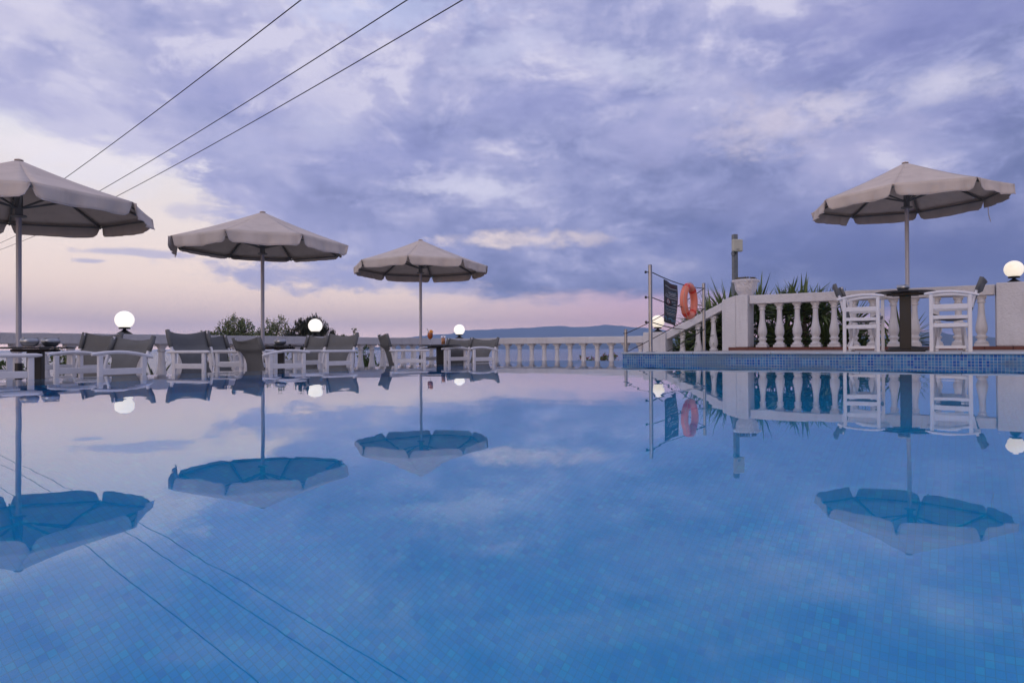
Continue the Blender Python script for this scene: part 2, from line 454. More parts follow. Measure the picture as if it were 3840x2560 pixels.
# thin grey-blue bars under the deck on the left
for (x, y, rx, ry, st) in ((700, 628, 240, 42, .85), (300, 575, 140, 10, .6), (210, 594, 45, 7, .6), (520, 540, 60, 10, .35), (860, 640, 160, 34, .7), (1000, 660, 110, 22, .6), (900, 560, 90, 40, .55), (430, 480, 80, 26, .4), (1000, 575, 120, 30, .6)):
    sky = cmix(blob(x, y, rx, ry, 0, (1.1, .3), 1.9) * st, sky, S(164, 167, 211))
# bright openings
WARM = S(240, 222, 218); WHITE = S(222, 220, 238)
for (x, y, rx, ry, rot, st, c) in ((1090, 432, 150, 46, -8, .95, S(218, 216, 236)), (1000, 425, 130, 26, 5, .8, S(212, 210, 232)), (1240, 548, 190, 24, 0, .9, WARM), (1100, 552, 90, 22, 0, .8, WARM), (1770, 290, 170, 75, 0, .75, S(214, 204, 218)), (2180, 190, 150, 55, -8, .9, S(216, 212, 230)),
        (1920, 240, 120, 34, -5, .9, S(212, 206, 224)), (1430, 155, 190, 46, -10, .75, S(208, 208, 230)), (740, 280, 130, 52, -10, .6, S(208, 208, 230)), (1180, 110, 170, 60, 25, .6, S(205, 206, 232)), (560, 330, 170, 60, -25, .4, S(195, 195, 226)),
        (70, 40, 190, 60, 10, .6, S(218, 213, 230)), (230, 120, 150, 50, -20, .6, S(210, 207, 226)), (880, 20, 300, 50, 0, .6, S(198, 206, 238)), (120, 350, 330, 52, 0, .9, S(240, 232, 238)), (260, 400, 200, 60, 0, .9, S(236, 230, 238)), (1700, 470, 190, 70, -20, .45, S(158, 160, 206)), (1500, 330, 190, 70, 0, .45, S(178, 176, 216)), (1950, 420, 200, 50, -10, .3, S(160, 158, 200)), (2000, 330, 240, 60, 0, .4, S(176, 172, 208))):
    sky = cmix(blob(x, y, rx, ry, rot, (1.15, .0), 2.4) * (st * .82), sky, c)
# darker masses on the right
for (x, y, rx, ry, st, c) in ((2050, 60, 420, 130, .45, S(122, 126, 184)), (2120, 600, 420, 70, .55, S(92, 102, 156)), (1700, 560, 420, 70, .4, S(108, 120, 178)), (2250, 260, 160, 60, .35, S(118, 122, 178)), (620, 220, 320, 70, .3, S(150, 152, 204)), (60, 220, 220, 50, .45, S(158, 160, 206)), (1250, 230, 300, 60, .3, S(150, 153, 205)), (900, 350, 260, 80, .3, S(146, 150, 204))):
    sky = cmix(blob(x, y, rx, ry, 0, (1.2, .1), 1.6) * st, sky, c)
st = nt.nodes.new('ShaderNodeTexSky'); st.sky_type = 'NISHITA'; st.sun_disc = False
st.sun_elevation = R(6); st.sun_rotation = R(200); st.altitude = 10
skyn = cscale(X(st.outputs[0]), .08)
behind = az._m('ABSOLUTE').ss(60, 110)
sky = cmix(behind * .25, sky, skyn)
bg = nt.nodes.new('ShaderNodeBackground'); nt.links.new(sky.o, bg.inputs[0]); bg.inputs[1].default_value = 1.0
ow = nt.nodes.new('ShaderNodeOutputWorld'); nt.links.new(bg.outputs[0], ow.inputs[0])
w.cycles.sampling_method = 'MANUAL'; w.cycles.sample_map_resolution = 512

sun = bpy.data.lights.new('sun', 'SUN'); sun.energy = .3; sun.angle = R(30); sun.color = (1, .86, .88)
suno = bpy.data.objects.new('sun', sun); COL.objects.link(suno)
suno.rotation_euler = (R(62), 0, R(-20))

# ------------------------------------------------------------ setting
DECK = -.545; TER = .12
# pool basin (floor + inner side faces), water, decks
def place_grid(o):
    o.location = P0; o.rotation_euler = (0, 0, ROT); return o
mb = MB(); mb.quad((0, -13, -2.2), (13, -13, -2.2), (13, 0, -2.2), (0, 0, -2.2))
tag(place_grid(mb.build('pool_floor', M['floor_tile'])), kind='structure')
mb = MB(); mb.quad((0, 0, -2.2), (13, 0, -2.2), (13, 0, -.02), (0, 0, -.02)); mb.quad((13, -13, -2.2), (0, -13, -2.2), (0, -13, -.02), (13, -13, -.02))
basin = mb.build('pool_basin', M['wall_tile']); tag(place_grid(basin), kind='structure')
mb = MB(); mb.quad((0, 0, -2.2), (0, 0, -.02), (0, -13, -.02), (0, -13, -2.2)); mb.quad((13, 0, -2.2), (13, -13, -2.2), (13, -13, -.02), (13, 0, -.02))
mb.build('pool_side', M['side_tile'], basin)
def waterP(nx=2):
    m = MB()
    x0, x1, y0, y1 = -.16, 13, -13, .16
    m.quad((x0, y0, 0), (x1, y0, 0), (x1, -.001, 0), (x0, -.001, 0))
    m.quad((x0, -.001, 0), (1.18, -.001, 0), (1.18, y1, 0), (x0, y1, 0))
    return m
tag(place_grid(waterP().build('pool_water', M['water'])), kind='structure')
# overflow rim: low wall just under the water
rim = MB()
rim.box((-.09, -6.42, -.37), (.18, 13.2, .70)); rim.box((.68, .09, -.373), (1.0, .18, .70))
tag(place_grid(rim.build('overflow_rim', M['wall_tile'], bevel=.01)), 'low blue mosaic overflow rim along the open side of the pool', 'pool rim')
# lower deck
mb = MB(); mb.prism([WXY(-6.2, -20), WXY(-.19, -20), WXY(-.19, .19), WXY(1.5, .19), WXY(1.5, 5.6), WXY(-6.2, 5.6)], DECK - .4, DECK)
tag(mb.build('lower_deck', M['deck']), kind='structure')
# raised terrace
mb = MB(); mb.prism([WXY(1.2, .22), WXY(16, .22), WXY(16, 6), WXY(1.5, 6), WXY(1.5, 2.5), WXY(1.2, 2.5)], -.9, TER)
tag(mb.build('terrace', M['deck']), kind='structure')
# deck round the rest of the pool, behind and right of the camera
mb = MB(); mb.prism([WXY(-.19, -13.02), WXY(-.19, -18), WXY(18, -18), WXY(18, .2), WXY(13.02, .2), WXY(13.02, -13.02)], -.6, .06)
tag(mb.build('pool_deck', M['deck']), kind='structure')
# raised tiled pool wall
pw = empty('pool_wall', W(1.18, 0), ROT, 'blue mosaic pool wall with a pale stone coping along the raised terrace', 'pool wall')
m = MB(); m.box((5.92, .10, -1.05), (11.84, .196, 2.29)); m.build('tile_face', M['wall_tile'], pw)
m = MB(); m.box((5.92, .115, .112), (11.87, .26, .026)); cp = m.build('coping', M['coping'], pw, bevel=.009)
# joints along the coping
m = MB()
for i in range(12): m.box((1.0 + i * .98, -.0165, .112), (.006, .003, .027))
m.build('joint', M['greybox'], cp)
# coastal ground beyond the balustrades
mb = MB()
rows = []
for j, (d, z) in enumerate(((0, -.75), (3, -1.2), (10, -3.2), (30, -4.6), (60, -5.0), (80, -5.6))):
    row = []
    for i in range(41):
        x = -90 + 220 * i / 40; base = 15.0 if x > 3 else 11.0
        yy = 18.6 if -3 < x < 1 else (18.6 - abs(x + 1) * 1.45 if x <= -3 else 17.5 - (x - 1) * .62)
        yy = max(yy, -30)
        row.append((x, yy + d, z + random.uniform(-.12, .12) * (d > 0)))
    rows.append(row)
mb.grid(rows)
tag(mb.build('coastal_ground', M['ground']), kind='structure')
mb = MB(); mb.prism([(-90, -60), (110, -60), (110, 5), (40, -10), (9, 7), (-10, 7), (-25, -15), (-90, -28)], -4, -2.4)
tag(mb.build('ground', M['ground']), kind='structure')
# sea
mb = MB(); mb.quad((-9000, -40, -5.2), (9000, -40, -5.2), (9000, 9000, -5.2), (-9000, 9000, -5.2))
tag(mb.build('sea', M['sea']), kind='structure')
# distant mountain (skyline read at its distance)
def skyline(name, pts, D, depth, label_kind='structure'):
    m = MB(); rows = []
    n = 120
    xs = [p[0] for p in pts]
    for j in range(7):
        tj = j / 6; row = []
        for i in range(n + 1):
            px = xs[0] + (xs[-1] - xs[0]) * i / n
            for k in range(len(pts) - 1):
                if pts[k][0] <= px <= pts[k + 1][0]:
                    s_ = (px - pts[k][0]) / (pts[k + 1][0] - pts[k][0]); s_ = s_ * s_ * (3 - 2 * s_)
                    h = pts[k][1] * (1 - s_) + pts[k + 1][1] * s_; break
            h += random.uniform(-1, 1) * .5
            d = D + (tj - .5) * depth
            prof = math.sin(PI * tj) ** .8
            hz = h / 2560 * D * prof * (1 + .04 * math.sin(px * .02 + tj * 5))
            row.append(((px - 1920) / 2560 * d, d, -6 + (hz + 6.2) * (prof if j in (0, 6) else 1) if prof > .01 else -8))
        rows.append(row)
    m.grid(rows)
    return tag(m.build(name, M['rock']), kind=label_kind)
skyline('mountain', [(1440, 20), (1500, 30), (1528, 37), (1585, 44), (1630, 51), (1680, 53), (1740, 65), (1820, 64), (1900, 69), (1960, 75), (2040, 79), (2100, 78), (2150, 72), (2200, 74), (2240, 80), (2270, 86), (2330, 82), (2370, 74), (2400, 71), (2460, 64), (2540, 50), (2700, 34), (2860, 16), (2950, 0)], 2900, 260)
for n_, s_ in ((0, 1),):
    skyline('hills', [(2420, 0), (2520, 14), (2700, 28), (2900, 30), (3150, 36), (3330, 40), (3450, 48), (3520, 52), (3580, 40), (3640, 34), (3760, 26), (3900, 30), (4200, 40), (4600, 20), (4800, 0)], 1500, 300)
skyline('headland', [(1180, 0), (1240, 3.5), (1300, 4), (1500, 5), (1640, 6), (1760, 5), (1840, 8), (1950, 9), (2060, 9), (2150, 12), (2240, 14), (2400, 16), (2600, 18), (2700, 0)], 2100, 120)
# haze
mb = MB(); mb.box((0, 1480, 50), (3200, 3060, 116))
hz = mb.build('haze', None); tag(hz, kind='stuff')
m_ = bpy.data.materials.new('haze'); m_.use_nodes = True; t_ = m_.node_tree; t_.nodes.clear()
v_ = t_.nodes.new('ShaderNodeVolumePrincipled'); v_.inputs['Color'].default_value = (.50, .69, 1, 1); v_.inputs['Density'].default_value = .00044
o_ = t_.nodes.new('ShaderNodeOutputMaterial'); t_.links.new(v_.outputs[0], o_.inputs['Volume'])
hz.data.materials.append(m_)

# ------------------------------------------------------------ balustrades
def baluster_mb(H):
    m = MB()
    k = H / .84
    m.box((0, 0, .022 * k), (.205, .205, .044 * k))
    m.box((0, 0, H - .018), (.152, .152, .036))
    prof = [(.098, .044), (.092, .075), (.062, .095), (.060, .115), (.086, .150), (.086, .165), (.060, .185), (.062, .20), (.078, .235), (.087, .275), (.086, .32), (.076, .38), (.062, .45), (.052, .53), (.047, .62), (.046, .70), (.047, .715), (.066, .725), (.066, .738), (.050, .748), (.055, .765), (.070, .79), (.072, .805)]
    m.lathe([(r, z * k) for r, z in prof], 20)
    return m
BAL = {}
def bal_mesh(H):
    key = round(H, 2)
    if key not in BAL:
        o = baluster_mb(H).build('baluster', M['plaster']); BAL[key] = o.data; bpy.data.objects.remove(o)
    return BAL[key]
def beam_mb(p, q, w, h, n=40, j=.0035):
    """plastered beam with slightly uneven edges, p..q are the ends of its top centre line"""
    m = MB(); p = Vector(p); q = Vector(q); d = (q - p); side = Vector((d.y, -d.x, 0)).normalized()
    rows = []
    for i in range(n + 1):
        c = p + d * (i / n)
        ring = []
        for sx, sz in ((1, -1), (1, 0), (-1, 0), (-1, -1)):
            ring.append(c + side * (sx * w / 2 + random.uniform(-j, j)) + Vector((0, 0, sz * h + random.uniform(-j, j) * .8)))
        rows.append(ring)
    vs = [v for r_ in rows for v in r_]
    fs = [(i * 4 + k, i * 4 + (k + 1) % 4, (i + 1) * 4 + (k + 1) % 4, (i + 1) * 4 + k) for i in range(n) for k in range(4)]
    fs += [(3, 2, 1, 0), tuple(n * 4 + k for k in range(4))]
    m.add(vs, fs); return m
def add_balusters(root, a0, a1, b0, b1, step, H, zb, off=0):
    p = W(a0, b0); q = W(a1, b1); L = (q - p).length; d = (q - p) / L
    n = int((L - off) / step)
    for i in range(n + 1):
        c = p + d * (off + step * i); c.z = zb
        if (c - q).length < .12: continue
        o = bpy.data.objects.new('baluster', bal_mesh(H)); COL.objects.link(o)
        o.location = root.matrix_world.inverted() @ c; o.rotation_euler = (0, 0, ROT); o.parent = root
# far-left run
LT = .43; RT = .15
r1 = empty('balustrade', (0, 0, 0), 0, 'long white balustrade of the lower deck receding behind the three left umbrellas', 'balustrade', 'white balustrades')
beam_mb(W(-5.6, -7.6, LT), W(-5.6, 5.26, LT), .30, RT, 90).build('rail', M['stucco'], r1, bevel=.012)
beam_mb(W(-5.6, -7.6, LT - RT - .84 + .002), W(-5.6, 5.26, LT - RT - .84 + .002), .34, .1, 20).build('curb', M['stucco'], r1, bevel=.012)
add_balusters(r1, -5.6, -5.6, -7.4, 5.0, .335, .84, LT - RT - .84)
# far run facing the sea
r2 = empty('balustrade', (0, 0, 0), 0, 'white balustrade at the far end of the pool, sea and blue mountain behind', 'balustrade', 'white balustrades')
beam_mb(W(-5.44, 5.1, LT), W(-.53, 5.1, LT), .30, RT, 45).build('rail', M['stucco'], r2, bevel=.012)
beam_mb(W(-5.42, 5.1, LT - RT - .84 + .002), W(-.53, 5.1, LT - RT - .84 + .002), .34, .1, 12).build('curb', M['stucco'], r2, bevel=.012)
add_balusters(r2, -5.4, -.5, 5.1, 5.1, .345, .84, LT - RT - .84, off=.25)
# stair run with its two piers
r3 = empty('stair_balustrade', (0, 0, 0), 0, 'sloping white stair balustrade climbing between a low pier and a tall pier', 'balustrade', 'white balustrades')
def pier_mb(a0, a1, b0, b1, z0, zt0, zt1=None):
    zt1 = zt0 if zt1 is None else zt1
    m = MB(); c = [W(a0, b0), W(a1, b0), W(a1, b1), W(a0, b1)]; zt = (zt0, zt1, zt1, zt0)
    vs = [Vector((p.x, p.y, z0)) for p in c] + [Vector((p.x, p.y, z)) for p, z in zip(c, zt)]
    m.add(vs, [(0, 3, 2, 1)[::1], (4, 5, 6, 7), (0, 1, 5, 4), (1, 2, 6, 5), (2, 3, 7, 6), (3, 0, 4, 7)])
    return m
pier_mb(-.52, -.02, 4.88, 5.32, DECK, .505).build('pier', M['stucco'], r3, bevel=.015)
m = pier_mb(1.16, 1.43, 4.86, 5.34, -.3, 1.115, 1.20); m.build('pier', M['stucco'], r3, bevel=.012)
pier_mb(1.432, 1.66, 4.858, 5.342, .18, 1.20).build('pier', M['stucco'], r3, bevel=.012)
beam_mb(W(-.04, 5.1, .505), W(1.18, 5.1, 1.10), .30, .165, 16).build('rail', M['stucco'], r3, bevel=.012)
for a_, zt in ((.27, .50), (.60, .66), (.92, .815)):
    o = bpy.data.objects.new('baluster', bal_mesh(.84)); COL.objects.link(o); o.parent = r3
    o.location = W(a_, 5.1, zt - .84); o.rotation_euler = (0, 0, ROT)
# upper terrace run
UT = 1.20; UB = .18
r4 = empty('terrace_balustrade', (0, 0, 0), 0, 'white balustrade with bulbous balusters on the raised terrace at right', 'balustrade', 'white balustrades')
beam_mb(W(1.67, 5.1, UT - .003), W(5.61, 5.1, UT - .003), .30, RT + .02, 40).build('rail', M['stucco'], r4, bevel=.012)
add_balusters(r4, 1.66, 5.6, 5.1, 5.1, .322, UT - RT - .02 - UB, UB, off=.22)
pier_mb(5.62, 12, 4.86, 5.34, UB, UT + .015).build('pier', M['stucco'], r4, bevel=.015)
# terracotta skirting with joints
m = MB()
for i in range(28):
    a0 = 1.30 + i * .378
    c = W(a0 + .187, 5.08, (UB + TER) / 2 - .012)
    m.box(c, (.371, .56, UB - TER + .02), Matrix.Rotation(ROT, 3, 'Z'))
m.build('skirting', M['terracotta'], r4, bevel=.003)
# steps down to the lower deck
stp = empty('stairs', (0, 0, 0), 0, 'short flight of pale steps from the terrace to the lower deck', 'stairs')
for k in range(4):
    zt = TER - .155 * (k + 1) + .03
    m = MB(); m.prism([WXY(1.49 - .34 * k, 2.55), WXY(1.49 - .34 * k, 4.84), WXY(1.49 - .34 * (k + 1), 4.84), WXY(1.49 - .34 * (k + 1), 2.55)], DECK, zt)
    m.build('step', M['deck'], stp, bevel=.008)

# ------------------------------------------------------------ globe lamps
def globe_lamp(p, s, label, dim=False, hidden=False):
    r_ = empty('globe_lamp', p, 0, label, 'lamp', 'lit globe lamps on the balustrades')
    m = MB(); m.lathe([(.125 * s, 0), (.12 * s, .012 * s), (.085 * s, .035 * s), (.045 * s, .062 * s), (.022 * s, .082 * s), (.02 * s, .088 * s)], 24); m.build('base', M['black'], r_)
    m = MB(); m.lathe([(.03 * s, .086 * s), (.088 * s, .090 * s), (.090 * s, .118 * s), (.072 * s, .122 * s)], 24); m.build('collar', M['black'], r_)
    rr = .15 * s; z0 = -.127 * s
    pr = [(math.sqrt(max(rr * rr - (z0 + (rr - z0) * i / 24) ** 2, 0)), .118 * s - z0 + (z0 + (rr - z0) * i / 24)) for i in range(25)]
    pr = []
    a0 = math.asin(z0 / rr)
    for i in range(25):
        a_ = a0 + (PI / 2 - a0) * i / 24
        pr.append((max(rr * math.cos(a_), 0), .118 * s - z0 + rr * math.sin(a_)))
    pr[-1] = (0, pr[-1][1])
    m = MB(); m.lathe(pr, 36); m.build('globe', M['globe_dim'] if dim else M['globe'], r_)
    return r_
globe_lamp(W(-5.6, -3.29, LT), .90, 'white lit globe lamp on the balustrade behind the dark chair backs, leftmost lamp')
globe_lamp(W(-5.6, .42, LT - .003), .91, 'white lit globe lamp in front of the dark drooping tree')
globe_lamp(W(-5.6, 5.1, LT - .002), .92, 'white lit globe lamp against the blue mountain, on the far corner of the balustrade')
globe_lamp(W(-.27, 5.1, .503), .93, 'white lit globe lamp half hidden behind the steel post beside the banner', dim=True)
globe_lamp(W(5.87, 5.1, UT + .013), .93, 'cream lit globe lamp on the wide pier at the right edge', dim=True)

# ------------------------------------------------------------ umbrellas
def umbrella(p, rz, zs, label, tilt=(0, 0), apex=3.15, rimz=2.55, Rr=1.5, fly=0, drop=.165, tuck=False):
    u = empty('patio_umbrella', p, 0, label, 'umbrella', 'taupe octagonal umbrellas')
    m = MB(); m.tube([(0, 0, .02), (0, 0, apex - .08)], .031, 16); m.build('pole', M['pole'], u)
    m = MB(); m.tube([(0, 0, 0), (0, 0, .58)], .042, 16); m.build('base_sleeve', M['dark'], u)
    m = MB(); m.lathe([(.28, 0), (.28, .05), (.06, .07), (.045, .075)], 24); m.build('base_plate', M['dark'], u)
    TM = Matrix.Rotation(tilt[0], 3, 'X') @ Matrix.Rotation(tilt[1], 3, 'Y')
    c0 = Vector((0, 0, rimz))
    def T(q):
        q = Vector(q); return c0 + TM @ (q - c0)
    V = [Vector((Rr * math.cos(rz + k * PI / 4), Rr * math.sin(rz + k * PI / 4), rimz)) for k in range(8)]
    A = Vector((0, 0, apex))
    m = MB()
    for k in range(8):
        a, b = V[k], V[(k + 1) % 8]; P = []
        for i in range(13):
            t_ = i / 12; row = []
            for j in range(9):
                s_ = j / 8; e = a.lerp(b, s_); q = A.lerp(e, t_ * .985 + .015)
                sag = math.sin(PI * s_) * (t_ ** 1.3) * .010 + .022 * math.sin(PI * t_)
                q.z -= sag; row.append(T(q))
            P.append(row)
        m.grid(P)
    can = m.build('canopy', M['canopy'], u, solid=.004)
    m = MB(); m.lathe([(.05, 0), (.048, .012), (.02, .022), (0, .024)], 16, c=T(A) - Vector((0, 0, .008))); m.build('cap', M['canopy'], can)
    rnd = random.Random(int(abs(p[0]) * 1000))
    for k in range(8):
        a, b = V[k], V[(k + 1) % 8]; out = ((a + b) / 2); out.z = 0; out.normalize(); P = []; NS = 25
        ph = rnd.uniform(0, 6); curl = rnd.uniform(-.03, .04)
        for i in range(7):
            t_ = i / 6; row = []
            for j in range(NS):
                s_ = j / (NS - 1); e = a.lerp(b, s_)
                dd = min(s_, 1 - s_)
                L = drop * (max(dd - .004, 0) / .056) ** .5 if dd < .06 else drop
                if tuck and out.y > .2: L *= .35
                L = max(L, .012)
                L *= 1 + .04 * math.sin(s_ * 9 + ph)
                q = e - Vector((0, 0, L * t_ + math.sin(PI * s_) * .010))
                # gather slightly inwards at ends
                wv = .02 * math.sin(s_ * 14 + ph) * t_ + curl * t_ * t_ + .012 * math.sin(s_ * 31 + 2 * ph) * t_
                q += out * wv
                q += (b - a) * ((.5 - s_) * .016 * t_)
                row.append(T(q))
            P.append(row)
        m = MB(); m.grid(P); fl = m.build('valance_flap', M['canopy'], u, solid=.004)
        m = MB(); m.tube(P[-1], .006, 6); m.build('hem', M['hem'], fl)
    hubz = rimz - .02; hub2 = rimz - .03
    m = MB(); m.tube([(0, 0, rimz - .14), (0, 0, rimz + .12)], .044, 16); m.lathe([(.04, rimz - .16), (.085, rimz - .15), (.085, rimz - .13), (.04, rimz - .12)], 8); m.build('hub', M['frame'], u)
    for k in range(8):
        m = MB(); m.bar(T(A + Vector((0, 0, -.03))), T(V[k] + Vector((0, 0, -.022)) - V[k].normalized() * .02), .018, .026); m.build('rib', M['frame'], u)
        mid = A.lerp(V[k], .55) + Vector((0, 0, -.045))
        m = MB(); m.bar((0, 0, rimz - .05), T(mid), .016, .022); m.build('strut', M['frame'], u)
        m = MB(); m.bar(T(V[k] * .965 + Vector((0, 0, rimz * .035 - .035))), T(V[(k + 1) % 8] * .965 + Vector((0, 0, rimz * .035 - .035))), .018, .022); m.build('rim_bar', M['frame'], u)
    if fly:
        m = MB(); q = V[fly]
        for sgn in (1, -1):
            m.tube([T(q + Vector((.0, 0, -.02))), T(q + Vector((.05, .0, -.05 * sgn))), T(q + Vector((.06, .0, -.1 - .16 * (sgn < 0)))), T(q + Vector((.09, .0, -.08 - .30 * (sgn < 0))))], .006, 5)
        m.build('loose_tie', M['hem'], u)
    return u
umbrella(at(70, 8.5, DECK), R(-50), 1, 'taupe patio umbrella cut by the left edge, the nearest and largest one', apex=3.11, rimz=2.55)
umbrella(at(985, 12.0, DECK), R(-91), 1, 'taupe patio umbrella whose pole stands behind the table with one ashtray bowl', tilt=(-.02, 0), drop=.19, tuck=True)
umbrella(at(1578, 15.2, DECK), R(-92), 1, 'smallest taupe patio umbrella, beside the table with two orange drinks', tilt=(-.03, 0))
umbrella(at(3405, 10.9, TER), R(-82), 1, 'taupe patio umbrella on the raised terrace with loose ties on its right tip', tilt=(-.0, -.03), apex=3.0, rimz=2.42, Rr=1.39, fly=2)

# ------------------------------------------------------------ tables and what stands on them
def table(p, rz, label):
    t_ = empty('round_table', p, rz, label, 'table', 'round black pedestal tables')
    m = MB(); m.lathe([(.0, .752), (.335, .752), (.345, .757), (.345, .764), (.338, .77), (0, .77)], 48); m.build('tabletop', M['tabletop'], t_)
    m = MB(); m.box((0, 0, .735), (.30, .30, .03)); m.box((0, 0, .735), (.42, .07, .024)); m.build('top_bracket', M['dark'], t_)
    m = MB(); m.box((0, 0, .375), (.13, .13, .69)); m.build('column', M['dark'], t_, bevel=.006)
    m = MB(); m.box((0, 0, .014), (.44, .44, .024)); m.build('foot_plate', M['dark'], t_, bevel=.004)
    return t_
T1 = table(at(134, 7.0, DECK), R(20), 'round black table with two ashtray bowls, between the front-left chairs')
T2 = table(at(1047, 9.6, DECK), R(10), 'round black table with one ashtray bowl, ringed by five chairs')
T3 = table(at(1651, 11.3, DECK), R(8), 'round black table holding two orange drinks beneath the smallest umbrella')
T1.scale.z = 1.005; T2.scale.z = 1.02; T3.scale.z = 1.03
T4 = table(at(3396, 8.8, TER), R(-31), 'round black table on the raised terrace between two white chairs')
TT = .7715
def ashtray(p, label, s=1):
    m = MB(); prof = [(.0, 0), (.045, 0), (.062, .012), (.078, .034), (.080, .045), (.074, .060), (.062, .070), (.058, .071), (.060, .064), (.068, .052), (.070, .04), (.05, .018), (0, .014)]
    o = empty('ashtray_bowl', p, 0, label, 'ashtray', 'aluminium ashtray bowls')
    m.lathe([(r_ * s, z * s * 1.2) for r_, z in prof], 40); m.build('bowl', M['bowl'], o)
    m = MB()
    for k in range(3):
        a = k * 2.1 + .4; m.box((.066 * s * math.cos(a), .066 * s * math.sin(a), .0695 * 1.2 * s), (.016, .016, .008), Matrix.Rotation(a, 3, 'Z'))
    m.build('rest_lug', M['bowl'], o)
    return o
ashtray(at(111, 6.72, DECK + TT * 1.005), 'aluminium ashtray bowl beside the umbrella pole, left one of the pair', 1.02)
ashtray(at(190, 6.95, DECK + TT * 1.005), 'aluminium ashtray bowl at right of the pair on the nearest left table', 1.04)
ashtray(at(1051, 9.45, DECK + TT * 1.02), 'aluminium ashtray bowl alone on the table ringed by five chairs', 1.02)
ashtray(at(3388, 8.72, TER + TT), 'aluminium ashtray bowl on the terrace table below the right umbrella pole', .92)
# cocktail glass
cpos = at(1613, 11.2, DECK + TT * 1.03)
g = empty('cocktail_glass', cpos, 0, 'stemmed glass of orange cocktail with a black straw and orange slice', 'glass')
m = MB(); m.lathe([(.032, 0), (.030, .003), (.004, .008), (.0035, .075), (.012, .085), (.036, .11), (.047, .145), (.044, .18), (.036, .21)], 28); m.build('bowl', M['glass'], g, solid=.0012)
m = MB(); m.lathe([(0, .089), (.012, .092), (.034, .113), (.044, .145), (.042, .178), (.0385, .195), (0, .195)], 28); m.build('drink', M['drink'], g)
m = MB(); m.tube([(-.005, .0, .15), (-.035, 0, .235), (-.05, 0, .262)], .0045, 8); m.build('straw', M['straw'], g)
m = MB(); m.lathe([(0, -.004), (.032, -.004), (.034, 0), (.032, .004), (0, .004)], 20, c=(.018, -.004, .212), M=Matrix.Rotation(R(65), 3, 'X') @ Matrix.Rotation(R(25), 3, 'Y')); m.build('orange_slice', M['orange'], g)
g = empty('tall_glass', at(1662, 11.15, DECK + TT * 1.03), 0, 'straight tall glass half full of amber drink', 'glass')
m = MB(); m.lathe([(.030, 0), (.032, .01), (.036, .15)], 28); m.build('tumbler', M['glass'], g, solid=.0015)
m = MB(); m.lathe([(0, .006), (.0285, .006), (.033, .112), (0, .112)], 28); m.build('drink', M['drink2'], g)

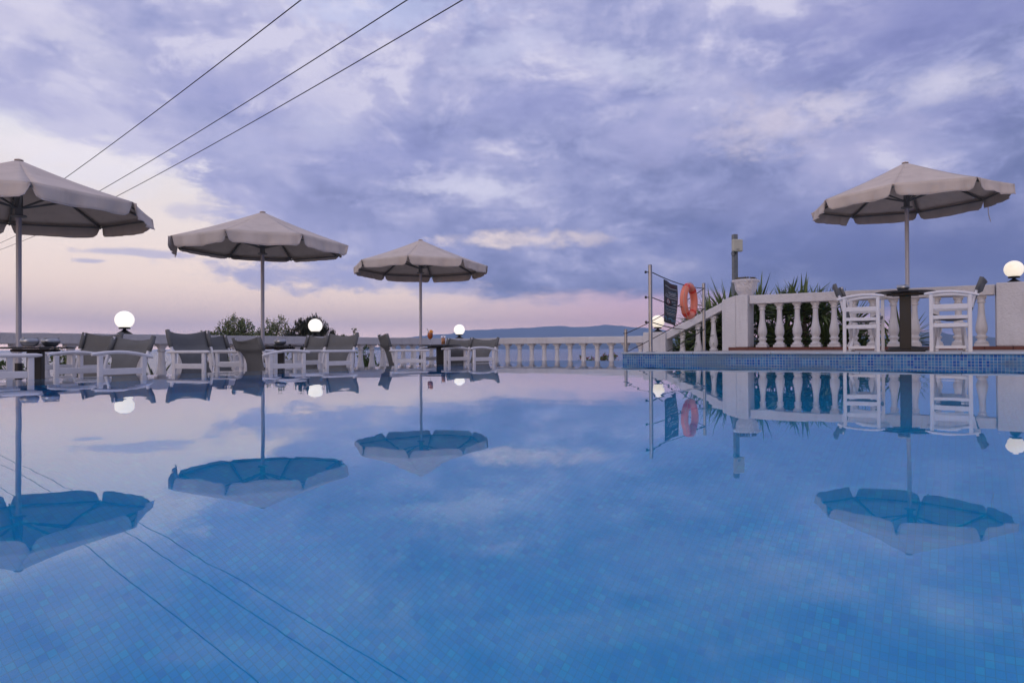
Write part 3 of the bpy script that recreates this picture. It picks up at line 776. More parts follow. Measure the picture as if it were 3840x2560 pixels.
# ------------------------------------------------------------ director's chairs
def make_chair(bowed):
    r_ = empty('directors_chair')
    hb = .83 if bowed else .90
    wd = M['woodwhite']
    for s in (-1, 1):
        x = s * .30
        P = []
        n = 14
        for i in range(n + 1):
            t_ = i / n; y = -.30 + .58 * t_
            z = .665 + (.030 * math.sin(PI * min(1, t_ * .95 + .05)) - .035 * (1 - t_) ** 1.5 if bowed else 0)
            P.append((x, y, z))
        m = MB()
        if bowed:
            m.tube(P, [.012] + [.0165] * (n - 1) + [.012], 10)
        else:
            poly = []
            prof = [(-.017, -.009), (-.009, -.016), (.009, -.016), (.017, -.009)]
            rows = []
            for i, (px_, y, z) in enumerate(P):
                k = .55 if i in (0, n) else 1
                rows.append([Vector((x + a * 1.6 * k, y, z + b * k)) for a, b in ((-.017, .009), (-.009, .016), (.009, .016), (.017, .009), (.017, -.009), (.009, -.016), (-.009, -.016), (-.017, -.009))])
            vs = [v for q in rows for v in q]
            m.add(vs, [(i * 8 + k, (i + 1) * 8 + k, (i + 1) * 8 + (k + 1) % 8, i * 8 + (k + 1) % 8) for i in range(n) for k in range(8)], True)
            m.add(rows[0], [tuple(range(8))]); m.add(rows[-1], [tuple(range(8))[::-1]])
        m.build('armrest', wd, r_)
        for y in (.205, -.205):
            m = MB(); zt = .655 if y > 0 or not bowed else .645
            m.bar((x, y, 0), (x, y, zt), .030, .044, (0, 1, 0)); m.build('leg', wd, r_, bevel=.007)
        for z, h, w_ in ((.515, .055, .020), (.395, .040, .022), (.305, .046, .020)):
            m = MB(); m.bar((x, -.184, z), (x, .184, z), w_, h); m.build('side_rail', wd, r_, bevel=.004)
        m = MB(); m.bar((s * .265, -.165, .055), (s * .265, .165, .055), .022, .034); m.build('stretcher', wd, r_, bevel=.004)
        m = MB(); m.tube([(s * .275, -.225, .50), (s * .275, -.245, .60), (s * .272, -.325, hb)], .0165, 10); m.build('back_post', wd, r_)
    for y0, y1 in ((.16, .13), (-.16, -.13)):
        for s in (-1, 1):
            yy = .012 * s
            m = MB(); m.bar((s * .27, y0 + yy, .01), (-s * .27, y1 + yy, .345), .020, .034, (0, 1, 0)); m.build('cross_leg', wd, r_, bevel=.004)
    # one-piece sling: back panel, waist, seat
    path = []   # (y, z, half width, sag back, top sag)
    ysl = -.245; k = (hb - .60)
    for t_ in (1.02, .95, .85, .75, .62, .50, .40):
        path.append((-.245 - .08 * t_, .60 + k * t_, .278, .05))
    path += [(-.262, .60 + k * .32, .255, .045), (-.252, .60 + k * .22, .225, .04), (-.244, .60 + k * .10, .195, .035), (-.236, .58, .18, .03), (-.225, .535, .178, .028), (-.212, .48, .19, .022), (-.200, .43, .215, .02), (-.180, .385, .240, .012)]
    seat = [(-.12, .352, .255), (-.04, .335, .26), (.04, .335, .26), (.11, .352, .26), (.17, .380, .26), (.205, .398, .26), (.215, .385, .26)]
    P = []
    N = 13
    for i, (y, z, hw, sg) in enumerate(path):
        row = []
        for j in range(N):
            q = -1 + 2 * j / (N - 1)
            c = 1 - q * q
            top = .042 * c if i == 0 else .036 * c if i == 1 else .02 * c if i == 2 else 0
            wr = .003 * math.sin(j * 2.1 + i * 1.3)
            row.append(Vector((hw * q, y - sg * c - (.018 if hw > .27 else 0) + wr, z - top)))
        P.append(row)
    for (y, z, hw) in seat:
        row = []
        for j in range(N):
            q = -1 + 2 * j / (N - 1); row.append(Vector((hw * q, y, z + (.042 * math.cos((y - .02) * 4) if bowed else 0) - (.018 if bowed else .05) * (1 - q * q) + .02 * abs(q) ** 4)))
        P.append(row)
    m = MB(); m.grid(P)
    for s in (0, N - 1):      # sleeves round the posts
        m.tube([P[0][s] + Vector((0, .016, -.004)), P[3][s] + Vector((0, .016, 0)), P[6][s] + Vector((0, .016, 0))], [.021, .023, .022], 10)
    sl = m.build('sling', M['sling'], r_, solid=.003)
    return r_
CH = {0: make_chair(False), 1: make_chair(True)}
used = {0: False, 1: False}
def chair(px, Z, z0, f, bowed, label, group, w_pos=None, sc=1.0, sy=1.0):
    if used[bowed]: r_ = copy_tree(CH[bowed])
    else: r_ = CH[bowed]; used[bowed] = True
    p = W(*w_pos, z0) if w_pos else at(px, Z, z0)
    r_.location = p; r_.rotation_euler = (0, 0, math.atan2(f[1], f[0]) - PI / 2); r_.scale = (sc, sc * sy, sc)
    tag(r_, label, 'chair', group)
    return r_
GL = 'grey sling chairs round the tables on the lower deck'
chair(-42, 5.7, DECK, (.65, .76), 0, 'white chair cut by the left edge, its near arm overlapping the table column', GL, sc=1.05)
chair(288, 7.9, DECK, (-.3, -.95), 0, 'grey sling chair directly left of the leftmost globe lamp, upright tall back', GL, sc=1.05)
chair(376, 6.5, DECK, (-.42, -.91), 1, 'grey sling chair with curved arms just below the leftmost globe lamp', GL, sc=1.05)
chair(791, 8.0, DECK, (.93, -.36), 0, 'grey sling chair with the widest back, left of the five at the one-bowl table', GL, sc=1.07)
chair(890, 9.7, DECK, (.99, -.1), 0, 'narrow-seeming dark grey chair peeking out behind the wide-backed chair', GL, sc=1.05)
chair(1024, 8.2, DECK, (.65, .76), 1, 'grey sling chair seen from behind, left of the umbrella pole, curved arm to the right', GL, sc=1.05)
chair(1113, 10.2, DECK, (-.70, -.71), 0, 'grey sling chair below the globe lamp that stands in front of the dark tree', GL, sc=1.05)
chair(1212, 9.3, DECK, (-.55, -.84), 0, 'grey sling chair at the right end of the one-bowl table group', GL, sc=1.06)
chair(1521, 10.6, DECK, (.93, .36), 0, 'grey sling chair seen side-on, left of the smallest umbrella pole', GL, sc=1.06)
chair(1670, 11.45, DECK, (-.66, -.75), 1, 'grey sling chair behind the tall glass, left of the pair under the far lamp', GL, sc=1.09)
chair(1760, 11.0, DECK, (-.66, -.75), 1, 'grey sling chair at the right of the pair, next to the bare balusters', GL, sc=1.09)
GR = 'white wooden chairs on the raised terrace'
chair(0, 0, TER, (.837, -.547), 1, 'white slatted-side chair left of the terrace table, facing right', GR, w_pos=(4.09, .94), sc=1.03, sy=.88)
chair(0, 0, TER, (-.837, .547), 1, 'white slatted-side chair right of the terrace table, facing left', GR, w_pos=(5.02, .94), sc=1.03, sy=.90)

# ------------------------------------------------------------ rope fence, banner, life ring
P1 = W(1.57, .06); P2 = W(1.51, 2.6); P3 = W(.09, 2.6)
def catpts(p, q, sag, n=14):
    return [Vector(p).lerp(Vector(q), i / n) - Vector((0, 0, sag * 4 * (i / n) * (1 - i / n))) for i in range(n + 1)]
fn = empty('rope_fence', (0, 0, 0), 0, 'steel post and dark rope fence at the corner of the terrace and its steps', 'fence')
for p, z0, zt, fl in ((P1, .126, 1.31, 1), (P2, TER, 1.255, 1), (P3, DECK, .505, 1)):
    m = MB(); m.tube([(p.x, p.y, z0), (p.x, p.y, zt)], .027, 18); po = m.build('post', M['steel'], fn)
    m = MB(); m.lathe([(.062, 0), (.062, .008), (.03, .012)], 20, c=(p.x, p.y, z0)); m.build('flange', M['steel'], po)
    m = MB(); m.lathe([(.0275, 0), (.0275, .006), (.02, .012), (0, .013)], 18, c=(p.x, p.y, zt)); m.build('cap', M['steel'], po)
zr1 = (1.22, .875, .535); zr2 = (1.175, .83, .487); zr3 = (.44, .10, -.28)
for a, b, c in zip(zr1, zr2, zr3):
    q1 = Vector((P1.x - .05, P1.y + .0, a)); q2 = Vector((P2.x, P2.y - .03, b)); q3 = Vector((P3.x, P3.y - .03, c))
    m = MB(); m.tube([q1, q1 + Vector((.06, 0, -.004))] + catpts(q1 + Vector((.09, .02, -.006)), q2, .045)[0:], .007, 6); m.build('rope', M['rope'], fn)
    m = MB(); m.tube(catpts(q2, q3, .05 if c > .3 else .02) + [q3 + Vector((-.05, .02, 0))], .007, 6); m.build('rope', M['rope'], fn)
    m = MB(); m.lathe([(0, -.015), (.016, -.012), (.018, 0), (.016, .012), (0, .015)], 12, c=q1 + Vector((-.012, 0, 0)), M=Matrix.Rotation(R(90), 3, 'Y')); m.build('eye_bolt', M['black'], fn)
FD = (P2 - P1); FD.z = 0; FL = FD.length
def FP(t_, z, off=0):
    p = P1 + FD * t_; n_ = Vector((FD.y, -FD.x, 0)).normalized()
    return Vector((p.x, p.y, z)) + n_ * off          # n_ points away from the pool side; negative offset faces the camera
bn = empty('banner', FP(.32, .5), 0, 'black pool rules banner with white lines of text and a no-glass sign', 'banner')
bo = bn.location.copy()
t0, t1 = .20, .425
# frontal side of the fence as seen from the pool
SIGN = 1 if (Vector((FD.y, -FD.x, 0)).dot(Vector((0, 0, 0)) - P1)) > 0 else -1
def BP(u, v, off=0):
    """banner surface: u across 0..1, v down 0..1"""
    zt = (1.165 * (1 - u) + 1.118 * u) - .010 * math.sin(PI * u); zb = (.560 * (1 - u) + .500 * u)
    wav = .012 * math.sin(2 * PI * u * 1.2 + v * 3) + .018 * math.sin(v * 4.0) * (u - .3)
    lean = -.006 * v
    return FP(t0 + (t1 - t0) * u + lean, zt + (zb - zt) * v, SIGN * (off + .012) + wav) - bo
m = MB(); m.grid([[BP(i / 12, j / 20) for i in range(13)] for j in range(21)]); sheet = m.build('sheet', M['banner'], bn, solid=.002)
def strip(m, u0, u1, v0, v1, off=.003):
    n = max(2, int((u1 - u0) * 14))
    m.grid([[BP(u0 + (u1 - u0) * i / n, v, off) for i in range(n + 1)] for v in (v0, v1)])
m = MB()
for v in (.125, .36, .575): strip(m, .06, .94, v, v + .012)
m.build('rule_line', M['btext'], sheet)
rb = random.Random(3)
def textrow(m, u0, u1, v, h=.012):
    u = u0
    while u < u1:
        L = rb.uniform(.03, .11); strip(m, u, min(u + L, u1), v, v + h * rb.uniform(.7, 1)); u += L + .018
m = MB()
for v, a, b in ((.235, .36, .84), (.255, .36, .9), (.28, .45, .82), (.315, .10, .94)): textrow(m, a, b, v)
for v, a, b in ((.43, .60, .82), (.50, .56, .88)): textrow(m, a, b, v)
for v, a, b in ((.655, .18, .90), (.73, .16, .94), (.765, .30, .90)): textrow(m, a, b, v)
m.build('text', M['btext'], sheet)
m = MB()
for v, a, b in ((.205, .28, .92), (.46, .60, .80), (.53, .62, .78), (.62, .15, .92), (.69, .10, .90), (.80, .42, .74)): textrow(m, a, b, v, .014)
m.build('text', M['bblue'], sheet)
m = MB(); textrow(m, .50, .85, .085, .01); textrow(m, .55, .80, .102, .008)
def stroke(m, pts, w_=.012, off=.004):
    for a, b in zip(pts[:-1], pts[1:]):
        d = Vector((b[0] - a[0], (b[1] - a[1]) * 2.4)); d.normalize(); nx, ny = -d.y * w_, d.x * w_ / 2.4
        m.quad(BP(a[0] + nx, a[1] + ny, off), BP(b[0] + nx, b[1] + ny, off), BP(b[0] - nx, b[1] - ny, off), BP(a[0] - nx, a[1] - ny, off))
stroke(m, [(.50, .075), (.56, .03), (.60, .06), (.66, .025), (.70, .07), (.76, .03), (.82, .07), (.88, .045)], .014)
m.build('logo_script', M['bred'], sheet)
cu, cv = .36, .475
def ell(r1_, r2_, n=24): return [(cu + r1_ * math.cos(2 * PI * i / n), cv + r2_ * math.sin(2 * PI * i / n)) for i in range(n + 1)]
m = MB(); c_ = BP(cu, cv, .004); rg = [BP(u, v, .004) for u, v in ell(.13, .068)]
m.add([c_] + rg, [(0, i, i + 1) for i in range(1, 25)]); sg = m.build('sign_disc', M['btext'], sheet)
m = MB(); stroke(m, ell(.13, .068), .014, .006); m.build('sign_ring', M['redring'], sheet)
m = MB(); stroke(m, [(.29, .44), (.36, .48), (.43, .44)], .012, .006); stroke(m, [(.36, .48), (.36, .515)], .012, .006); stroke(m, [(.31, .518), (.41, .518)], .012, .006); stroke(m, [(.44, .425), (.30, .525)], .012, .007)
m.build('sign_pictogram', M['black'], sheet)
m = MB()
for u0, v0 in ((.16, .90), (.50, .905), (.80, .925)):
    for rr_ in (.13, .075):
        stroke(m, [(u0 + rr_ * math.cos(a), v0 + rr_ * .38 * math.sin(a)) for a in [PI + PI * 1.25 * i / 12 for i in range(13)]], .016)
m.build('wave_motif', M['bblue'], sheet)

rc = FP(.615, .905, SIGN * .05)
FXR = Matrix.Rotation(R(-3), 3, 'Z'); FD = FXR @ FD
lr = empty('life_ring', rc, 0, 'orange life ring hanging on the rope fence beside the black banner', 'life ring')
Fx = FD.normalized(); Fn = Vector((FD.y, -FD.x, 0)).normalized() * SIGN
def torus(m, Rm, rm, n=48, k=16, flat=1.0, a0=0, a1=2 * PI, grow=0):
    rows = []
    full = abs(a1 - a0 - 2 * PI) < 1e-6
    for i in range(n + (0 if full else 1)):
        a = a0 + (a1 - a0) * i / n; rad = Fx * math.cos(a) + Vector((0, 0, 1)) * math.sin(a)
        rows.append([rad * Rm + (rad * math.cos(2 * PI * j / k) * (rm + grow) + Fn * math.sin(2 * PI * j / k) * (rm + grow) * flat) for j in range(k)])
    vs = [v for r_ in rows for v in r_]; nn = len(rows)
    fs = [(i * k + j, i * k + (j + 1) % k, ((i + 1) % nn) * k + (j + 1) % k, ((i + 1) % nn) * k + j) for i in range(nn if full else nn - 1) for j in range(k)]
    m.add(vs, fs, True)
m = MB(); torus(m, .230, .057, flat=1); m.build('ring', M['ring'], lr)
for a in (R(118), R(232), R(-52), R(52)):
    m = MB(); torus(m, .230, .057, n=8, a0=a - .13, a1=a + .13, grow=.0035, flat=1); m.build('rope_bracket', M['ringred'], lr)
m = MB()
for a, b in ((118, 232), (232, 308), (308, 412), (52, 118)):
    pts = []
    for i in range(17):
        t_ = i / 16; ang = R(a + (b - a) * t_); rad = Fx * math.cos(ang) + Vector((0, 0, 1)) * math.sin(ang)
        pts.append(rad * (.218 + .062 - .135 * (0)) + Fn * (.03) + rad * (.02 * math.sin(PI * t_)) - Vector((0, 0, .012 * math.sin(PI * t_))))
    m.tube(pts, .0035, 5)
m.build('grab_rope', M['ropew'], lr)
coil = empty('rope_coil', rc, 0, 'grey coiled throw line hanging behind the life ring', 'rope')
m = MB()
for k in range(6):
    pts = [Fx * ((.055 - .003 * k) * math.cos(a)) + Vector((0, 0, 1)) * ((.17 + .004 * k) * math.sin(a)) - Fn * (.075 - .007 * k) for a in [2 * PI * i / 28 for i in range(29)]]
    m.tube(pts, .0055, 5)
m.build('strand', mat('grey_rope', (.33, .33, .33, 1), .9), coil)
# ------------------------------------------------------------ antenna post, planter, small things
ap = empty('antenna_post', at(2758, 14.6, 0), 0, 'galvanised square post carrying a cream plastic box above the planter', 'post')
m = MB(); m.box((0, 0, 1.0), (.095, .095, 3.18), Matrix.Rotation(R(12), 3, 'Z')); m.build('post', M['galv'], ap, bevel=.004)
bz = .2 + (1297.8 - 920) * 14.5 / 2560
m = MB(); m.box((.02, -.10, bz), (.225, .09, .262), Matrix.Rotation(R(12), 3, 'Z')); m.build('housing', M['boxplastic'], ap, bevel=.02)
m = MB(); m.tube([(-.08, -.08, bz - .12), (-.10, -.08, bz - .17), (-.085, -.08, bz - .215), (-.04, -.07, bz - .225), (-.01, -.05, bz - .19), (.0, -.05, bz - .14)], .006, 6); m.build('wire_loop', M['black'], ap)
m = MB(); m.box((.02, -.14, bz - .09), (.07, .012, .02), Matrix.Rotation(R(12), 3, 'Z')); m.build('nameplate', M['greybox'], ap)
up = W(1.57, 5.1, UT - .002)
ur = empty('urn_planter', up, ROT, 'ornate white urn planter on top of the tall pier', 'planter')
prof = [(.0, 0), (.125, 0), (.128, .01), (.135, .022), (.160, .05), (.186, .09), (.205, .14), (.216, .19), (.222, .24), (.228, .27), (.236, .285), (.242, .305), (.232, .318), (.208, .318), (.196, .29), (0, .28)]
m = MB(); vs = []
n = 48
for (r_, z) in prof:
    for k in range(n):
        a = 2 * PI * k / n; rr_ = r_
        if .04 < z < .28 and r_ > .12: rr_ += .006 * math.cos(a * 8) * math.sin((z - .02) / .30 * PI) + .005 * math.sin(z * 120) * (z > .17)
        vs.append((rr_ * math.cos(a), rr_ * math.sin(a), z))
m.add(vs, [(i * n + k, i * n + (k + 1) % n, (i + 1) * n + (k + 1) % n, (i + 1) * n + k) for i in range(len(prof) - 1) for k in range(n)], True)
m.build('bowl', mat('white_relief_plaster', (.72, .70, .72, 1), .7, bump=.03, bscale=24, spec=.25), ur)
for k in range(4):
    a = k * PI / 2 + .5
    m = MB(); m.lathe([(0, -.03), (.024, -.02), (.032, 0), (.026, .02), (0, .03)], 12, c=(.245 * math.cos(a), .245 * math.sin(a), .29)); m.build('lion_boss', M['plaster'], ur)
m = MB()
for i in range(170):
    a = random.uniform(0, 2 * PI); rr_ = .2 * math.sqrt(random.random()); c = Vector((rr_ * math.cos(a), rr_ * math.sin(a), .325 + random.uniform(0, .04) * (1.2 - rr_ * 3)))
    for k in range(5):
        d = Vector((random.uniform(-1, 1), random.uniform(-1, 1), random.uniform(.2, 1.2))).normalized() * .022; s_ = d.cross(Vector((0, 0, 1))).normalized() * .007
        m.add([c, c + d * .5 + s_, c + d, c + d * .5 - s_], [(0, 1, 2, 3)])
spl = m.build('succulent_plants', M['succ'])
spl.location = up; tag(spl, 'low brown and yellow succulents growing in the white urn', 'succulent', kind='stuff')
gb = MB(); gb.box((0, 0, .095), (.17, .12, .19)); o = gb.build('grey_box', M['greybox'], bevel=.006); o.location = at(2325, 12.8, -.27)
tag(o, 'small grey box on the lower deck beside the blue pool wall', 'box')
st_ = MB(); st_.box((0, 0, 0), (.12, .1, .23)); o.location.z = DECK + .23
o.location.z = -.27
st_ = MB(); st_.box((0, 0, -.115), (.10, .08, .23)); st_.build('stand', M['dark'], o)

# ------------------------------------------------------------ plants
def yucca(p, label, rosettes, seed, L=.75, nleaf=70, wd=.045):
    rn = random.Random(seed)
    r_ = empty('yucca', p, 0, label, 'yucca', 'spiky yuccas behind the terrace balustrade')
    m = MB(); lf = MB()
    for (x, y, z) in rosettes:
        m.tube([(x * .3, y * .3, -.1), (x * .8, y * .8, z * .5), (x, y, z)], [.07, .06, .05], 8)
        for i in range(nleaf):
            az_ = rn.uniform(0, 2 * PI); el_ = math.asin(rn.uniform(-.35, 1.0)); LL = L * rn.uniform(.7, 1.08)
            d = Vector((math.cos(az_) * math.cos(el_), math.sin(az_) * math.cos(el_), math.sin(el_)))
            side = d.cross(Vector((0, 0, 1)))
            if side.length < .1: side = Vector((1, 0, 0))
            side.normalize(); tw = rn.uniform(-.8, .8); side = (side * math.cos(tw) + d.cross(side) * math.sin(tw))
            nrm = d.cross(side); base = Vector((x, y, z + rn.uniform(-.18, .04)))
            droop = rn.uniform(.02, .16) * (1 - max(0, d.z)) * LL
            rows = []
            for k in range(6):
                t_ = k / 5; w_ = wd * (.55 + .9 * t_ if t_ < .45 else 1.0 * (1 - (t_ - .45) / .55)) * .5 + .0008
                c = base + d * LL * t_ - Vector((0, 0, droop * t_ * t_))
                rows.append([c - side * w_ + nrm * w_ * .35, c, c + side * w_ + nrm * w_ * .35])
            lf.grid(rows, smooth=False)
    m.build('trunk', M['bark'], r_); lf.build('leaves', M['yucca'], r_)
    return r_
YZ = -.85
def ya(a, b): return W(a, b, YZ)
yucca(ya(.35, 6.3), 'spiky yucca lowest down, fanned behind the foot of the stair rail', [(0, 0, 1.25), (-.25, .1, .95), (.2, -.3, .75)], 1, .75, 110)
yucca(ya(.95, 6.6), 'spiky yucca behind the stair balusters with leaves rising over the sloping rail', [(-.1, 0, 1.60), (.1, -.2, .95), (-.35, .1, 1.3), (.2, -.3, .7)], 2, .95, 110)
yucca(ya(-.08, 6.0), 'small yucca nearest the low pier, behind the first stair baluster', [(0, 0, .95), (.2, .1, 1.1)], 8, .60, 90)
yucca(ya(.62, 5.75), 'dense low yucca directly behind the middle stair balusters', [(0, 0, 1.05), (.2, .1, 1.2), (-.15, 0, .8)], 9, .62, 110, .055)
yucca(ya(1.05, 5.8), 'spiky yucca fanning over the upper end of the sloping stair rail', [(-.35, 0, 1.55), (-.05, .1, 1.75), (-.6, 0, 1.30)], 19, .85, 95, .05)
yucca(ya(1.65, 6.4), 'spiky yucca behind the tall pier, tips showing left of the urn', [(-.35, 0, 1.60), (-.15, 0, 1.85), (.15, .1, 1.1)], 3, .85, 110)
yucca(ya(2.15, 6.1), 'spiky yucca behind the first balusters right of the urn', [(0, 0, 1.80), (.15, -.15, .75), (-.15, 0, 1.30), (.25, 0, 1.15)], 4, .72, 120, .06)
yucca(ya(2.75, 6.2), 'spiky yucca whose tips stand highest over the terrace rail', [(0, 0, 1.70), (.05, -.2, .75), (-.35, 0, 1.88), (.1, -.1, 1.15)], 5, .72, 120, .06)
yucca(ya(3.35, 6.5), 'spiky yucca spreading leaves left of the first terrace chair', [(-.15, 0, 1.45), (.05, -.1, .8), (.0, .1, 1.1)], 6, .80, 100, .055)
yucca(ya(4.05, 6.2), 'low dark yucca seen through the legs of the left terrace chair', [(0, 0, .95), (.15, 0, 1.2)], 7, .75, 60)

def tree(p, h, crown, label, cat, mt, seed, leaf=.07, n=2600, droop=False, group=None, name='tree', trunk=.06):
    """crown: list of (x,y,z,rx,ry,rz) clumps relative to the base"""
    rn = random.Random(seed); r_ = empty(name, p, 0, label, cat, group)
    m = MB()
    for (x, y, z, rx, ry, rz) in crown:
        m.tube([(0, 0, -.2), (x * .25, y * .25, z * .45), (x * .8, y * .8, z), (x, y, z + rz * .6)], [trunk, trunk * .75, trunk * .4, trunk * .12], 7)
        for k in range(7):
            a = rn.uniform(0, 6.28); e = Vector((x + rx * .8 * math.cos(a), y + ry * .8 * math.sin(a), z + rz * rn.uniform(-.2, .9)))
            m.tube([(x * .8, y * .8, z - rz * .2), (Vector((x, y, z)) + e) / 2, e], [trunk * .25, trunk * .15, trunk * .05], 5)
    m.build('trunk', M['bark'], r_)
    lf = MB(); tot = sum(c[3] * c[4] * c[5] for c in crown) ** 1
    for (x, y, z, rx, ry, rz) in crown:
        cnt = int(n * (rx * ry * rz) / tot)
        tw = [Vector((rn.gauss(0, 1), rn.gauss(0, 1), rn.gauss(0, 1))).normalized() * rn.uniform(.35, 1.0) ** .6 for _ in range(max(10, cnt // 26))]
        for i in range(cnt):
            t_ = rn.choice(tw); jit = Vector((rn.gauss(0, .12), rn.gauss(0, .12), rn.gauss(0, .13)))
            q = t_ + jit
            c = Vector((x + q.x * rx, y + q.y * ry, z + q.z * rz))
            s_ = leaf * rn.uniform(.5, 1.2)
            if droop:
                d = Vector((rn.gauss(0, .35), rn.gauss(0, .35), -1)).normalized() * s_ * 1.9; wv = d.cross(Vector((rn.uniform(-1, 1), rn.uniform(-1, 1), .1))).normalized() * s_ * .2
            else:
                d = Vector((rn.gauss(0, 1), rn.gauss(0, 1), rn.gauss(.3, 1))).normalized() * s_; wv = d.cross(Vector((rn.gauss(0, 1), rn.gauss(0, 1), rn.gauss(0, 1)))).normalized() * s_ * .34
            lf.add([c, c + d * .5 + wv, c + d, c + d * .5 - wv], [(0, 1, 2, 3)])
    lf.build('crown', mt, r_)
    return r_
GT = 'trees beyond the left balustrade'
def tp(px, Z): return at(px, Z, -3.2)
def up_(y, Z): return .2 + (1306 - y) * Z / 2560 + 3.2       # height above tree base for a given photo row
Zt = 32.; k_ = Zt / 2560
tree(tp(765, Zt), 4, [(0, 0, up_(1262, Zt), 28 * k_, .5, 30 * k_), (.45, 0, up_(1262, Zt), 16 * k_, .4, 26 * k_)], 'lowest olive-green treetop, leftmost above the balustrade rail', 'tree', M['olive'], 11, .085, 900, group=GT)
tree(tp(875, Zt), 5, [(-.50, 0, up_(1250, Zt), 32 * k_, .6, 46 * k_), (.05, 0, up_(1230, Zt), 36 * k_, .7, 52 * k_), (.60, 0, up_(1238, Zt), 32 * k_, .6, 42 * k_), (0, 0, up_(1275, Zt), 72 * k_, .8, 36 * k_), (-.3, 0, up_(1210, Zt), 0.12, .2, .15)], 'tallest olive-green tree, left of the second umbrella pole', 'tree', M['olive'], 12, .085, 6200, group=GT)
tree(tp(1010, Zt), 5, [(-.52, 0, up_(1262, Zt), 38 * k_, .6, 34 * k_), (0, 0, up_(1244, Zt), 34 * k_, .6, 46 * k_), (.48, 0, up_(1238, Zt), 34 * k_, .5, 50 * k_), (-.1, 0, up_(1278, Zt), 80 * k_, .8, 30 * k_)], 'thin airy olive-green tree right of the second umbrella pole', 'tree', M['olive'], 13, .08, 5200, group=GT)
Zd = 24.; kd = Zd / 2560
def upd(y): return .2 + (1305 - y) * Zd / 2560 + 3.2
tree(at(1165, Zd, -3.2), 5, [(-.28, 0, upd(1242), 56 * kd, .5, 48 * kd), (.12, 0, upd(1224), 50 * kd, .5, 46 * kd), (.58, 0, upd(1258), 36 * kd, .4, 38 * kd), (-.65, 0, upd(1262), 34 * kd, .4, 34 * kd), (0, 0, upd(1285), 84 * kd, .6, 36 * kd)], 'dark drooping-leaved tree behind the second globe lamp', 'tree', M['euca'], 14, .075, 9500, droop=True, group=GT)
tree(at(1315, 22, -2.6), 4, [(-.25, 0, 2.6 + .2 + 35 * 22 / 2560, .16, .2, .17), (.12, 0, 2.6 + .2 + 62 * 22 / 2560, .10, .12, .14), (.20, 0, 2.6 + .2 + 38 * 22 / 2560, .13, .2, .14)], 'thin light green sprigs rising over the rail right of the dark tree', 'tree', M['olive'], 15, .06, 420, group=GT, trunk=.02)
GS = 'shrubs behind the left balusters'
for i, (px, Z, top, wd_, hh, lab, mt, lf_) in enumerate((
        (1370, 19.0, 1285, 34, 46, 'climbing green shrub between the balusters left of the side-on chair', 'vine', .07),
        (1105, 17.0, 1300, 40, 34, 'dark green shrub between the balusters behind the one-bowl table', 'olive', .06),
        (905, 16.0, 1290, 40, 60, 'dark green shrub behind the back of the chair seen from behind', 'olive', .06),
        (225, 12.4, 1300, 30, 46, 'leafy shrub between the balusters right of the two-bowl table', 'olive', .05),
        (268, 12.6, 1338, 22, 30, 'small bright green shrub left of the curved-arm chair', 'vine', .045),
        (430, 13.0, 1352, 26, 26, 'low leafy shrub under the leftmost globe lamp', 'vine', .045),
        (25, 11.6, 1340, 26, 34, 'low green shrub between the balusters at the left edge', 'vine', .045))):
    z = .2 + (1306 - top) * Z / 2560
    tree(at(px, Z, -1.6), 1, [(0, 0, 1.6 + z - hh * Z / 2560, wd_ * Z / 2560, .3, hh * Z / 2560), (.1, 0, 1.6 + z - 1.5 * hh * Z / 2560, wd_ * 1.1 * Z / 2560, .3, hh * Z / 2560)], lab, 'shrub', M[mt], 30 + i, lf_, 900, group=GS, name='shrub', trunk=.02)
def frond_plant(p, label, n=9, L=.7, seed=1):
    rn = random.Random(seed); r_ = empty('palm_plant', p, 0, label, 'palm'); lf = MB(); m = MB()
    m.tube([(0, 0, -.3), (0, 0, .15)], [.07, .05], 8); m.build('trunk', M['bark'], r_)
    for i in range(n):
        a = rn.uniform(0, 2 * PI); tilt = rn.uniform(.15, .7); pts = []
        for k in range(9):
            t_ = k / 8; pts.append(Vector((math.cos(a) * math.sin(tilt) * L * t_, math.sin(a) * math.sin(tilt) * L * t_, .1 + math.cos(tilt) * L * t_ - .12 * t_ * t_)))
        for k in range(1, 9):
            for s in (-1, 1):
                for q in range(3):
                    t_ = q / 3; c = pts[k - 1].lerp(pts[k], t_); d = (pts[k] - pts[k - 1]).normalized()
                    sd = d.cross(Vector((math.cos(a), math.sin(a), .3))).normalized() * s
                    e = c + (sd * .8 + d * .9).normalized() * .15 * (1 - k / 11)
                    wv = d * .009
                    lf.add([c - wv, c + wv, e], [(0, 1, 2)])
        lf.tube(pts, [.008] * 8 + [.002], 5)
    lf.build('fronds', M['palm'], r_); return r_
frond_plant(at(585, 13.5, -.72), 'small palm with stiff fronds between two balusters right of the leftmost lamp', 10, .72, 5)
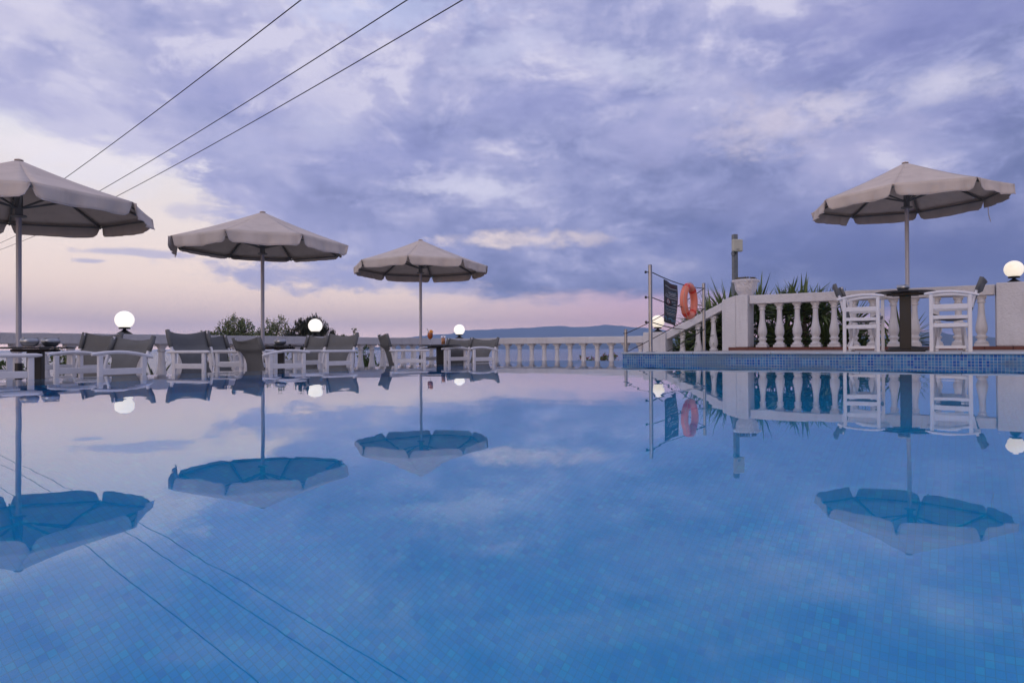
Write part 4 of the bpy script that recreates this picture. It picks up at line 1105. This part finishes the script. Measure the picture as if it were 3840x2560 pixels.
for i, (px, top, wd_) in enumerate(((2195, 1338, 34), (2240, 1340, 30), (2285, 1324, 34))):
    Z = 19.5; z = .2 + (1300 - top) * Z / 2560
    rt = tree(at(px, Z, -1.6), 1, [(0, 0, 1.6 + z - .16, wd_ * Z / 2560, .3, .2), (0, 0, 1.6 + z - .4, wd_ * 1.2 * Z / 2560, .3, .25)],
              ('flowering bush with dusty red blooms, lowest and leftmost of three seen through far balusters', 'flowering bush with dusty red blooms, middle of three seen through far balusters', 'tallest flowering bush, beside the blue pool wall corner')[i], 'bush', M['olive'], 50 + i, .06, 900, group='flowering bushes behind the far balusters', name='flowering_bush', trunk=.02)
    fl = MB(); rn = random.Random(i)
    for q in range(26):
        a = rn.uniform(0, 6.28); rr_ = wd_ * Z / 2560 * math.sqrt(rn.random()); c = Vector((rr_ * math.cos(a), rr_ * .8 * math.sin(a), 1.6 + z - .16 + .2 * math.sqrt(max(0, 1 - (rr_ / (wd_ * Z / 2560)) ** 2)) + rn.uniform(-.08, .02)))
        for k in range(3):
            d = Vector((rn.gauss(0, 1), rn.gauss(0, 1), rn.gauss(0, 1))).normalized() * .026; w_ = d.cross(Vector((rn.gauss(0, 1), 1, rn.gauss(0, 1)))).normalized() * .014
            fl.add([c, c + d * .5 + w_, c + d, c + d * .5 - w_], [(0, 1, 2, 3)])
    fl.build('flowers', M['flower'], rt)

# ------------------------------------------------------------ overhead cables
def cable(p, d, z14, sagmid, label):
    pts = []
    for i in range(61):
        t_ = -.75 + 3.0 * i / 60
        z = z14 + sagmid * ((t_ - .55) ** 2 / .3 - 1)
        pts.append((p[0] + d[0] * t_, p[1] + d[1] * t_, z))
    m = MB(); m.tube(pts, .0125, 6); o = m.build('power_line', M['cable'])
    return tag(o, label, 'cable', 'overhead cables')
D_ = (-31.65, 31.0)
cable((-4.36, 14), D_, 7.33, .33, 'overhead cable, the upper left one of three, set apart from the other two')
cable((-2.1, 14), D_, 7.37, .38, 'overhead cable, the middle one of three')
cable((-.95, 14), D_, 7.37, .40, 'overhead cable, the lower right one of three')
